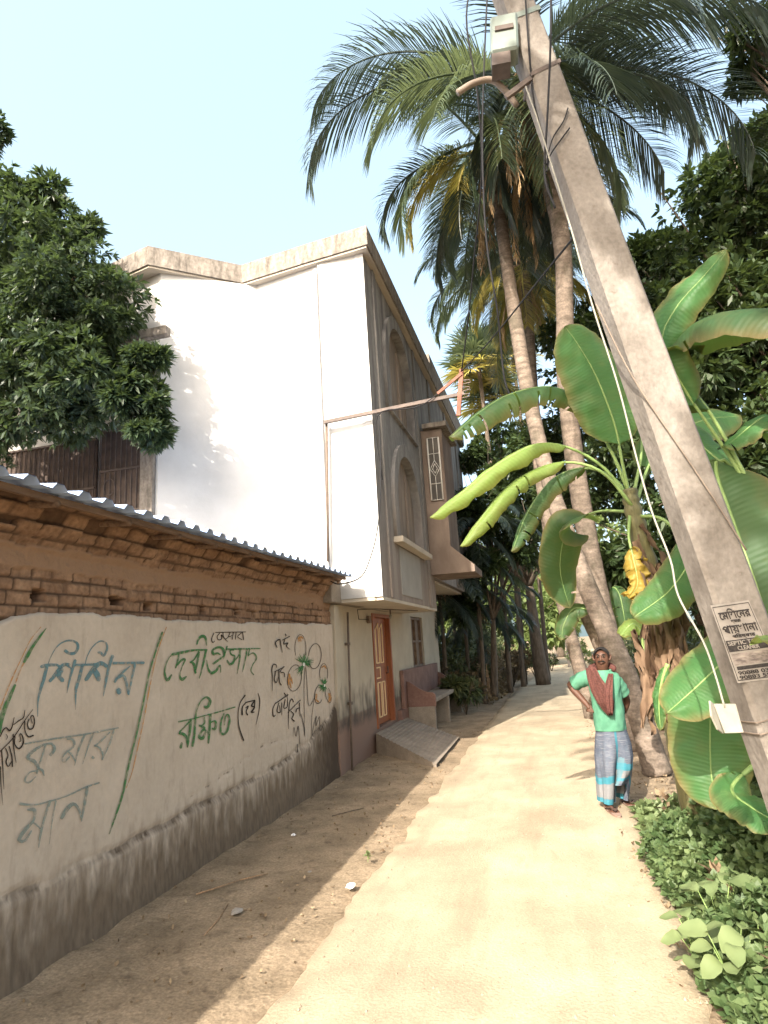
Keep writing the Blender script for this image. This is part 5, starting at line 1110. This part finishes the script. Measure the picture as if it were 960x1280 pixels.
# far lane details --------------------------------------------------
p = at(655, 842, 24.5); post = thing('wooden_post', 'thin dark post with a short bracket left of the far lane', 'post', (p.x, p.y, 0))
mb = MB(); mb.tube([(p.x, p.y, 0), tuple(at(650, 770, 24.5)), tuple(at(648, 735, 24.5))], [.10, .085, .07], 9); mb.build('shaft', M['bark'], post, True)
mb = MB(); mb.obox(at(645, 773, 24.4), at(656, 773, 24.4), .05, .08); mb.build('crossbar', M['bark'], post)
p = at(709, 810, 36); post = thing('concrete_post', 'small pale post right of the lane far away', 'post', (p.x, p.y, 0))
mb = MB(); mb.box(p.x - .07, p.x + .07, p.y - .07, p.y + .07, 0, 1.6); mb.build('shaft', M['pole'], post, bevel=.01); mb = MB(); mb.box(p.x - .09, p.x + .09, p.y - .09, p.y + .09, 1.6, 1.66); mb.build('cap', M['pole'], post)
fe = thing('stick_fence', 'low rough fence of dry sticks along the left side of the far lane', 'fence', (-2.2, 22, 0))
mb = MB()
for i in range(44):
    y = 18.5 + i * .33; x = -2.15 + .25 * math.sin(y * .4) - .1 * rnd.random(); mb.tube([(x, y, 0), (x + rnd.uniform(-.08, .08), y + rnd.uniform(-.1, .1), rnd.uniform(.6, 1.15))], [.02, .012], 5)
tag(mb.build('sticks', M['fibre'], fe, True), kind='stuff')
mb = MB(); mb.tube([(-2.1, 18.5, .6), (-2.0, 24, .65), (-2.2, 33, .6)], .015, 5); mb.build('rail', M['bark'], fe, True)

# litter --------------------------------------------------
def crumple(px, py, s, lab, m='whitepaper', seed=0, z=.03):
    p = on(px, py, 2, z); rg = random.Random(seed); bm = bmesh.new(); bmesh.ops.create_icosphere(bm, subdivisions=2, radius=1)
    for v in bm.verts: v.co = Vector((v.co.x * s * 1.2, v.co.y * s * 1.6, v.co.z * s * .5)) * (1 + .5 * fn(v.co.x * 2 + seed, v.co.y * 2, v.co.z * 2, 1.3)) + p + Vector((0, 0, s * .2))
    me = bpy.data.meshes.new('paper_scrap'); bm.to_mesh(me); bm.free(); o = put('paper_scrap', me, M[m]); tag(o, lab, 'litter', 'paper scraps on the earth')
crumple(438, 1108, .028, 'white crumpled wrapper at the edge of the sunlit lane', seed=1)
crumple(296, 1140, .03, 'pale paper scrap on the shaded earth near the wall', 'paper', 2)
crumple(367, 1044, .018, 'tiny white scrap in the middle of the shaded strip', 'whitepaper', 3)
crumple(387, 1090, .012, 'smallest scrap just left of the white wrapper', 'paper', 4)
p = on(460, 1078, 2, .02); sp = thing('sprig', 'tiny green seedling at the shadow edge above the white wrapper', 'seedling', p)
mb = MB(); mb.tube([p, p + Vector((0, 0, .06))], .002, 5); mb.build('stem', M['rib'], sp); pts_ = np.array([tuple(p + Vector((0, 0, .03 + .01 * i))) for i in range(4)]); put('leaves', quads_mesh('leaves', leaf_cloud(pts_, np.tile([0, 0, 1.], (4, 1)), .05, .012, 5)), M['weedpale'], sp)
for i, (a, b, c, d, lab) in enumerate([(245, 1118, 300, 1100, 'long thin stick lying near the wall foot'), (300, 1100, 335, 1092, 'short twig end to end with the long stick'), (255, 1170, 285, 1130, 'bent twig on the shaded earth below the long stick'), (415, 1020, 455, 1010, 'dark twig on the shaded earth towards the ramp')]):
    A1 = on(a, b, 2, .015); B1 = on(c, d, 2, .015); mb = MB(); mb.tube([A1, A1.lerp(B1, .5) + Vector((.02, 0, .006)), B1], [.006, .005, .003], 6); tag(mb.build('twig', M['fibre'] if i < 3 else M['bark'], None, True), lab, 'twig', 'twigs on the shaded earth')

# ------------------------------------------------------------------ the man
YM = 6.95
man = thing('person', 'man in mint green polo shirt, blue lungi and maroon scarf, hand on hip', 'person', (.42, YM, .02))
def q(px, py, d=0): return at(px, py, YM + d)
def gnd(px, py, z=.045): return on(px, py, 2, z)
def skin_mesh(name, V, E, rad, sub=2):
    me = bpy.data.meshes.new(name); me.from_pydata([tuple(v) for v in V], E, [])
    o = bpy.data.objects.new(name, me); col.objects.link(o)
    md = o.modifiers.new('s', 'SKIN'); md.use_smooth_shade = True; md.branch_smoothing = .6
    for i, r in enumerate(rad): me.skin_vertices[0].data[i].radius = r if isinstance(r, tuple) else (r, r)
    me.skin_vertices[0].data[0].use_root = True
    if sub: m2 = o.modifiers.new('u', 'SUBSURF'); m2.levels = sub; m2.render_levels = sub
    dg = bpy.context.evaluated_depsgraph_get(); out = bpy.data.meshes.new_from_object(o.evaluated_get(dg)); bpy.data.objects.remove(o); out.name = name
    out.polygons.foreach_set('use_smooth', [True] * len(out.polygons)); return out
heel1 = gnd(758, 1006, .05); toe1 = gnd(771, 1018, .035); heel2 = gnd(779, 998, .05); toe2 = gnd(792, 1008, .035)
ank1 = heel1 + Vector((0, .02, .06)); ank2 = heel2 + Vector((0, .02, .06))
V = [q(763, 914), q(761, 888), q(756, 862, .01), q(753.5, 846, .02), q(753, 838, .0), q(753, 831, -.02), q(752, 821.5, -.005), q(751, 812.5, .01),       # 0-7
     q(738, 846, .02), q(722, 852, .09), q(711, 856, .13), q(723, 869, .06), q(734, 881, -.01), q(738, 887, -.03),                               # 8-13 arm (hand on hip)
     q(768, 847, .02), q(776, 862, .10), q(784, 876, .17), q(780, 888, .20), q(772, 896, .19), q(768, 899, .17),                                 # 14-19 arm behind
     q(756, 922), q(757, 965, .0), ank1, heel1, toe1 * .7 + heel1 * .3, q(771, 922), q(775, 962, .04), ank2, heel2, toe2 * .7 + heel2 * .3]
E_ = [(0, 1), (1, 2), (2, 3), (3, 4), (4, 5), (5, 6), (6, 7), (2, 8), (8, 9), (9, 10), (10, 11), (11, 12), (12, 13), (2, 14), (14, 15), (15, 16), (16, 17), (17, 18), (18, 19), (0, 20), (20, 21), (21, 22), (22, 23), (23, 24), (0, 25), (25, 26), (26, 27), (27, 28), (28, 29)]
rad = [(.13, .11), (.14, .12), (.13, .11), (.066, .062), (.054, .054), (.064, .066), (.078, .088), (.064, .072), .062, .052, .042, .038, .028, (.034, .018), .062, .052, .042, .036, .027, (.034, .018),
       .085, .06, .036, .036, (.042, .022), .085, .06, .036, .036, (.042, .022)]
me = skin_mesh('body', V, E_, rad)
bm = bmesh.new(); bm.from_mesh(me)
def tubebm(pts, rr, n=8):
    mb = MB(); mb.tube(cr(pts, 3), None if 0 else [rr[0] + (rr[1] - rr[0]) * i / (3 * (len(pts) - 1)) for i in range(3 * (len(pts) - 1) + 1)], n)
    m_ = mb.mesh('t', True); bm.from_mesh(m_)
# fingers: the hip hand spreads over the waist, thumb to the back
hp = V[13]
for k, (dx, dy, ln) in enumerate([(.5, -.75, .075), (.72, -.6, .082), (.88, -.42, .078), (.98, -.2, .062)]):
    b = hp + Vector((.008 - .004 * k, -.012, .018 - .014 * k * .8)); d = Vector((dx, -.25, dy * .9)).normalized(); tubebm([b - d * .03, b + d * ln * .35, b + d * ln * .7 + Vector((.002, .008, 0)), b + d * ln + Vector((.0, .02, 0))], (.0098, .0072))
tubebm([hp + Vector((-.01, .0, .01)), hp + Vector((-.03, .025, .0)), hp + Vector((-.035, .05, -.02))], (.0115, .008))
hp = V[19]
for k in range(4): b = hp + Vector((-.02 + .016 * k, 0, -.015)); tubebm([b + Vector((0, 0, .03)), b + Vector((-.01, 0, -.02)), b + Vector((-.015, -.015, -.05)), b + Vector((-.018, -.03, -.062 + .006 * abs(k - 1)))], (.0098, .0075))
tubebm([hp + Vector((.02, 0, .02)), hp + Vector((.04, -.015, 0)), hp + Vector((.04, -.03, -.025))], (.0115, .008))
# toes
for hl, te in ((heel1, toe1), (heel2, toe2)):
    f_ = (te - hl); f_.z = 0; f_.normalize(); sd = Vector((f_.y, -f_.x, 0)); c = hl.lerp(te, .72)
    for k in range(5): b = c + sd * (-.034 + .017 * k); l = .075 - .009 * abs(k - 1); tubebm([b - f_ * .02 + Vector((0, 0, .004)), b + f_ * l * .5 + Vector((0, 0, .002)), b + f_ * l + Vector((0, 0, -.012))], (.0125 if k else .015, .009))
# nose and ears
HC = q(752, 822, -.01); cc = (CAM - HC); cc.z = 0; FW = (cc.normalized() + Vector((-.12, 0, 0))).normalized(); FS = FW.cross(Vector((0, 0, 1))).normalized()   # FS: viewer's left... right-hand side of the face
def hd(s_, f, z): return HC + (FS * s_ + FW * f + Vector((0, 0, z))) * .90
tubebm([hd(0, .080, .025), hd(0, .094, .0), hd(0, .103, -.018), hd(0, .088, -.030)], (.011, .017))
for s_ in (-1, 1): tubebm([hd(s_ * .078, -.005, .03), hd(s_ * .094, -.018, .02), hd(s_ * .092, -.012, -.01), hd(s_ * .078, .0, -.032)], (.012, .010))
tubebm([hd(-.03, .070, -.052), hd(0, .088, -.055), hd(.03, .070, -.052)], (.009, .009))
bm.to_mesh(me); bm.free(); me.polygons.foreach_set('use_smooth', [True] * len(me.polygons)); body = put('body', me, M['skin'], man)
def sph(mb, c, rx, ry, rz, ax=None, n=10, m=7):
    rings = []
    for a in np.linspace(.05, math.pi - .05, m): rings.append([tuple(Vector(c) + FS * (rx * math.sin(a) * math.cos(w_)) + FW * (ry * math.sin(a) * math.sin(w_)) + Vector((0, 0, rz * math.cos(a)))) for w_ in np.linspace(0, 2 * math.pi, n, endpoint=False)])
    mb.loft(rings)
mb = MB(); [sph(mb, hd(s_ * .031, .079, .016), .014, .010, .008) for s_ in (-1, 1)]; mb.build('eyes', M['eye'], man, True)
mb = MB(); [sph(mb, hd(s_ * .031, .088, .016), .006, .004, .0065) for s_ in (-1, 1)]; mb.build('pupils', M['pupil'], man, True)
mb = MB()
for s_ in (-1, 1): mb.tube([hd(s_ * .014, .090, .032), hd(s_ * .034, .088, .038), hd(s_ * .054, .070, .030)], [.005, .006, .003], 6)
mb.build('eyebrows', M['hair'], man, True)
mb = MB(); mb.tube(cr([hd(-.040, .072, -.046), hd(-.02, .092, -.038), hd(0, .096, -.036), hd(.02, .092, -.038), hd(.040, .072, -.046)], 3), [.004, .006, .008, .009, .009, .009, .009, .009, .009, .008, .007, .005, .003], 7); mb.build('moustache', M['hair'], man, True)
mb = MB(); mb.tube(cr([hd(-.024, .080, -.058), hd(0, .090, -.060), hd(.024, .080, -.058)], 3), [.003, .004, .005, .005, .005, .004, .003], 6); mb.build('mouth', M['scarf'], man, True)
# hair cap: thinning, high forehead
rings = []
for a in np.linspace(.05, 2.0, 12):
    rg_ = []
    for w_ in np.linspace(0, 2 * math.pi, 28, endpoint=False):
        fr_ = max(0, math.sin(w_)); aa = a * (1 - .66 * fr_ ** 1.5) if a > .6 else a
        rg_.append(tuple(hd(.090 * math.sin(aa) * math.cos(w_), -.012 + .104 * math.sin(aa) * math.sin(w_), .022 + .098 * math.cos(aa) + .002 * fn(w_ * 3, a * 5))))
    rings.append(rg_)
MB().loft(rings, cap=False).build('hair', M['hair'], man, True)
# clothes
def tring(cpx, cpy, hwp, dep, dY=0, n=64, wav=0, ph=0, sq=1.0, seed=0):
    c = q(cpx, cpy, dY); l = q(cpx - hwp, cpy, dY); rx = (c - l).length; X_ = Vector((1, 0, 0)); out = []
    for i in range(n):
        a = 2 * math.pi * i / n; k = 1 + wav * math.sin(5 * a + ph) + wav * .7 * math.sin(9 * a + ph * 1.7 + seed) + wav * .6 * math.sin(14 * a - ph)
        ca, sa = math.cos(a), math.sin(a); out.append(tuple(c + Vector((math.copysign(abs(ca) ** sq, ca) * rx * k, math.copysign(abs(sa) ** sq, sa) * dep * k, 0))))
    return out
sh = MB(); prof = [(763, 912, 19.5, .135), (763, 910, 19.6, .137), (762, 902, 19.6, .145), (761, 890, 19.5, .152), (758.5, 877, 19.3, .148), (757, 866, 19.6, .14), (756, 857, 20.2, .13), (755, 848, 20.2, .118), (754, 842.5, 17.5, .10), (753.5, 839.5, 12.5, .085), (753, 837.5, 8.6, .070)]
R_ = []
for a, b in zip(prof, prof[1:]):
    for k in range(5):
        t = k / 5; v = [a[i] + (b[i] - a[i]) * t for i in range(4)]; R_.append(tring(v[0], v[1], v[2], v[3], 0, 64, .016 + .008 * math.sin(v[1] * .3), v[1] * .16, .92))
R_.append(tring(753, 837.5, 8.6, .070, 0, 64, .0)); sh.loft(R_, cap=False)
def sleeve(a, b, c, r0, r1):
    p = cr([a, b, c], 6); sh.tube(p, [r0 + (r1 - r0) * i / (len(p) - 1) + .004 * math.sin(i * 1.8) for i in range(len(p))], 18, cap=False)
sleeve(q(744, 848, .0), q(731, 848, .04), q(718, 854.5, .10), .085, .074); sleeve(q(763, 848, .0), q(772, 857, .05), q(778, 867, .10), .085, .074)
me = sh.mesh('polo_shirt', True); shirt = put('polo_shirt', me, M['shirt'], man)
mb = MB(); cpts = [(q(753, 838) + Vector((.085 * math.cos(a), .075 * math.sin(a) , .012 - .028 * (math.sin(a) < 0) * abs(math.sin(a))))) for a in np.linspace(-1.25, 4.39, 20)]
mb.tube(cpts, .013, 8); mb.build('collar', M['shirt'], shirt, True)
mb = MB(); mb.obox(q(756.5, 846, -.115), q(760, 860, -.148), .022, .006, up=(0, 1, 0)); mb.build('placket', M['shirt'], shirt)
# lungi with check bands as its own woven pattern
prof = [(763.5, 908, 18.5, .125), (764, 915, 19.5, .13), (766, 930, 22, .145), (767, 945, 23, .155), (767, 960, 22, .155), (766.5, 975, 20.5, .15), (766, 990, 19, .15), (765.5, 1002, 17.5, .145)]
R_ = []; ck = []; N_ = 120
lv = []
for a, b in zip(prof, prof[1:]):
    for k in range(12): t = k / 12; lv.append([a[i] + (b[i] - a[i]) * t for i in range(4)])
for v in lv:
    t = (v[1] - 908) / 94; ring_ = []
    c = q(v[0], v[1]); l = q(v[0] - v[2], v[1]); rx = (c - l).length; cy_ = []; 
    for i in range(N_):
        a = 2 * math.pi * i / N_; sa, ca = math.sin(a), math.cos(a)
        fold = .075 * t ** .7 * (math.sin(4 * a + 1.4 + t) + .6 * math.sin(9 * a + 2 * t) + .35 * math.sin(17 * a - 3 * t + math.sin(6 * t)))
        gap = math.exp(-((a - R(288) + .12 * t) / .24) ** 2) * .72 * min(1, t * 1.5)       # deep fold between the legs, front right
        knee = .07 * math.exp(-((a - R(250)) / .5) ** 2) * math.exp(-((t - .5) / .3) ** 2) + .05 * math.exp(-((a - R(318)) / .35) ** 2) * math.exp(-((t - .45) / .3) ** 2)
        k = 1 + fold - gap + knee; lift = 0
        p = c + Vector((ca * rx * k, sa * v[3] * k, 0)); 
        if t > .55 and R(292) < a < R(360): p.z += .16 * (t - .55) / .45
        ring_.append(tuple(p + Vector((0, 0, .006 * math.sin(10 * t + 3 * a)))))
        z = v[1] + .9 * math.sin(a * 3); side = 1 if a > R(285) or a < R(30) else 0
        cy = 0; lt = 0
        z2 = z + (16 if side else 0)
        if 968 < z2 < 977 or 995 < z2 < 1003: cy = 1
        if 977 < z2 < 995: lt = 1
        if R(276) < a < R(286) and z < 960: cy = 1
        if R(290) < a < R(304) and 945 < z: cy = max(cy, .6); lt = .8
        cy_.append((cy, lt))
    R_.append(ring_); ck.append(cy_)
lg = MB().loft(R_, cap=False); me = lg.mesh('lungi', True)
for nm, j in (('cyan', 0), ('light', 1)):
    A = me.attributes.new(nm, 'FLOAT', 'POINT'); A.data.foreach_set('value', np.array([[c_[j] for c_ in r] for r in ck], dtype=np.float32).reshape(-1))
m = mat('lungi', (.06, .072, .10), (.105, .118, .15), 8, .9, .15, 120, spec=.1); M['lungi'] = m
layer(m, (.21, .21, .22), f_noise(22, .52, .66, (.4, .4, 5), .5))
layer(m, (.22, .215, .21), f_attr('light', .6, 60, .8, (1, 1, 2)))
layer(m, (.02, .19, .25), f_attr('cyan', .7, 30, .3))
lungi = put('lungi', me, m, man)
# scarf
secs = [(738, 834, -.00, 9, .0), (739.5, 839, -.095, 11, .03), (742.5, 848, -.165, 13, .03), (747, 857, -.195, 15.5, .035), (752.5, 868, -.215, 18, .035), (757.5, 878, -.225, 17, .03), (761, 888, -.205, 11, .025), (764, 896, -.20, 3.5, .012)]
rows = []; NS = 26
for a, b in zip(secs, secs[1:]):
    for k in range(5):
        t = k / 5; v = [a[i] + (b[i] - a[i]) * t for i in range(5)]; row = []
        for j in range(NS + 1):
            u = j / NS - .5; f_ = .018 * math.sin(u * 21 + v[1] * .05) + .008 * math.sin(u * 47 + v[1] * .1)
            dx = u * 2 * v[3] * .62; p = q(v[0] + dx, v[1] + (-.25 * dx if v[1] < 865 else -.1 * dx), v[2] + abs(u) ** 2 * .10); row.append(tuple(p + Vector((0, -f_, 0))))
        for j in range(NS, -1, -1): x_ = row[j]; row.append((x_[0], x_[1] + .02, x_[2]))
        rows.append(row)
sc_ = MB().loft(rows)
ck_ = [q(753, 836.5, .0) + Vector((.105 * math.cos(a), .095 * math.sin(a) + .01, .012 + .025 * math.sin(a))) for a in np.linspace(-.6, 3.9, 18)]
sc_.tube(ck_, [.031 + .005 * math.sin(i * 1.5) for i in range(18)], 10)
# second, narrower end crossing from the other side of the neck
rows = []
for k in range(24):
    t = k / 23; px_ = 763.5; py_ = 842 + (892 - 842) * t; dY_ = -.10 - .14 * min(1, t * 2.0) ; w_ = 3.6 + 3.0 * math.sin(math.pi * t) ; px_ -= 3.0 * math.sin(math.pi * t)
    row = [tuple(q(px_ + (j / 10 - .5) * 2 * w_ * .8, py_, dY_) + Vector((0, -.012 * math.sin(j * 1.3 + t * 3), 0))) for j in range(11)]
    row += [(x_[0], x_[1] + .02, x_[2]) for x_ in row[::-1]]; rows.append(row)
sc_.loft(rows); sc_.build('scarf', M['scarf'], man, True)
for hl, te in ((heel1, toe1), (heel2, toe2)):
    f_ = (te - hl); f_.z = 0; ln = f_.length; f_.normalize(); sd = Vector((f_.y, -f_.x, 0)); o0 = Vector((hl.x, hl.y, 0)); pts = []
    for a in np.linspace(0, 2 * math.pi, 24, endpoint=False):
        u = math.cos(a); w_ = .045 * (1 + .12 * u) * math.sin(a); pts.append(tuple(o0 + f_ * (ln * .55 + u * (ln * .5 + .075)) + sd * w_ + Vector((0, 0, .024))))
    mb = MB(); mb.prism(pts, (0, 0, .018)); sn = mb.build('sandal', M['sandal'], man)
    mb = MB(); c = o0 + f_ * (ln * .95) + Vector((0, 0, .06))
    for s_ in (-1, 1): mb.tube([c, c - f_ * .04 + sd * s_ * .03 + Vector((0, 0, .022)), o0 + f_ * (ln * .38) + sd * s_ * .046 + Vector((0, 0, .045))], .006, 6)
    mb.build('thong_strap', M['strap'], sn, True)

scatter_weeds('undergrowth', 2600, (-5.5, -2.2), (17.5, 40), lambda x, y: 2.0 * max(0, min(1, (-2.1 - x) * 1.2)) * (1 + .6 * fn(x, y, 6, .5)), .24, .035, 6, 'shrub', 18, label='dark tangled undergrowth behind the stick fence', cat='undergrowth')
scatter_weeds('undergrowth', 2200, (1.6, 6), (13, 40), lambda x, y: 1.5 * max(0, min(1, (x - 1.7) * 1.2)) * (1 + .6 * fn(x, y, 6, .5)), .24, .035, 6, 'shrub', 19, label='dark undergrowth right of the far lane behind the trunks', cat='undergrowth')
scatter_weeds('ground_weeds', 1500, (.55, 1.6), (2.0, 6.9), lambda x, y: .05 + .25 * max(0, x - .6), .11, .03, 5, 'weedpale', 20, label='scattered paler weeds among the clover-like ones', cat='weeds')
scatter_weeds('ground_weeds', 500, (.75, 2.0), (2.5, 6.5), lambda x, y: .3, .10, .02, 4, 'litter', 21, label='dry brown leaf bits caught in the weeds', cat='leaf litter')
# small stones pressed into the lane and along its edges
rngp = np.random.default_rng(33); n = 1500; xs = rngp.uniform(-1.5, .9, n); ysp = rngp.uniform(1.6, 13, n); keep = (rngp.random(n) < np.where(xs > -.4, .75, .3)) | (xs < -1.35); xs, ysp = xs[keep], ysp[keep]; Q = []
base_ = np.array([[1, 0, 0], [.3, .9, 0], [-.8, .6, 0], [-.8, -.6, 0], [.3, -.9, 0]])
for x, y in zip(xs, ysp):
    r = rngp.uniform(.004, .010) * (1.6 if rngp.random() < .06 else 1); a = rngp.uniform(0, 6.28); c, s_ = math.cos(a), math.sin(a)
    z0 = .032 + .006 * fn(x, y, 0, 1.5) if -1.45 < x < .5 else .006
    b = np.array([(x + r * (px_ * c - py_ * s_), y + r * (px_ * s_ + py_ * c), z0 - .004) for px_, py_, _ in base_]); top = np.array([x, y, z0 + r * .8])
    for k in range(5): Q.append([b[k], b[(k + 1) % 5], top])
tag(put('gravel', quads_mesh('gravel', np.array(Q), 3), mat('gravel', (.16, .125, .09), (.34, .28, .21), 60, .95)), 'small stones scattered on the lane surface', 'gravel', kind='stuff')
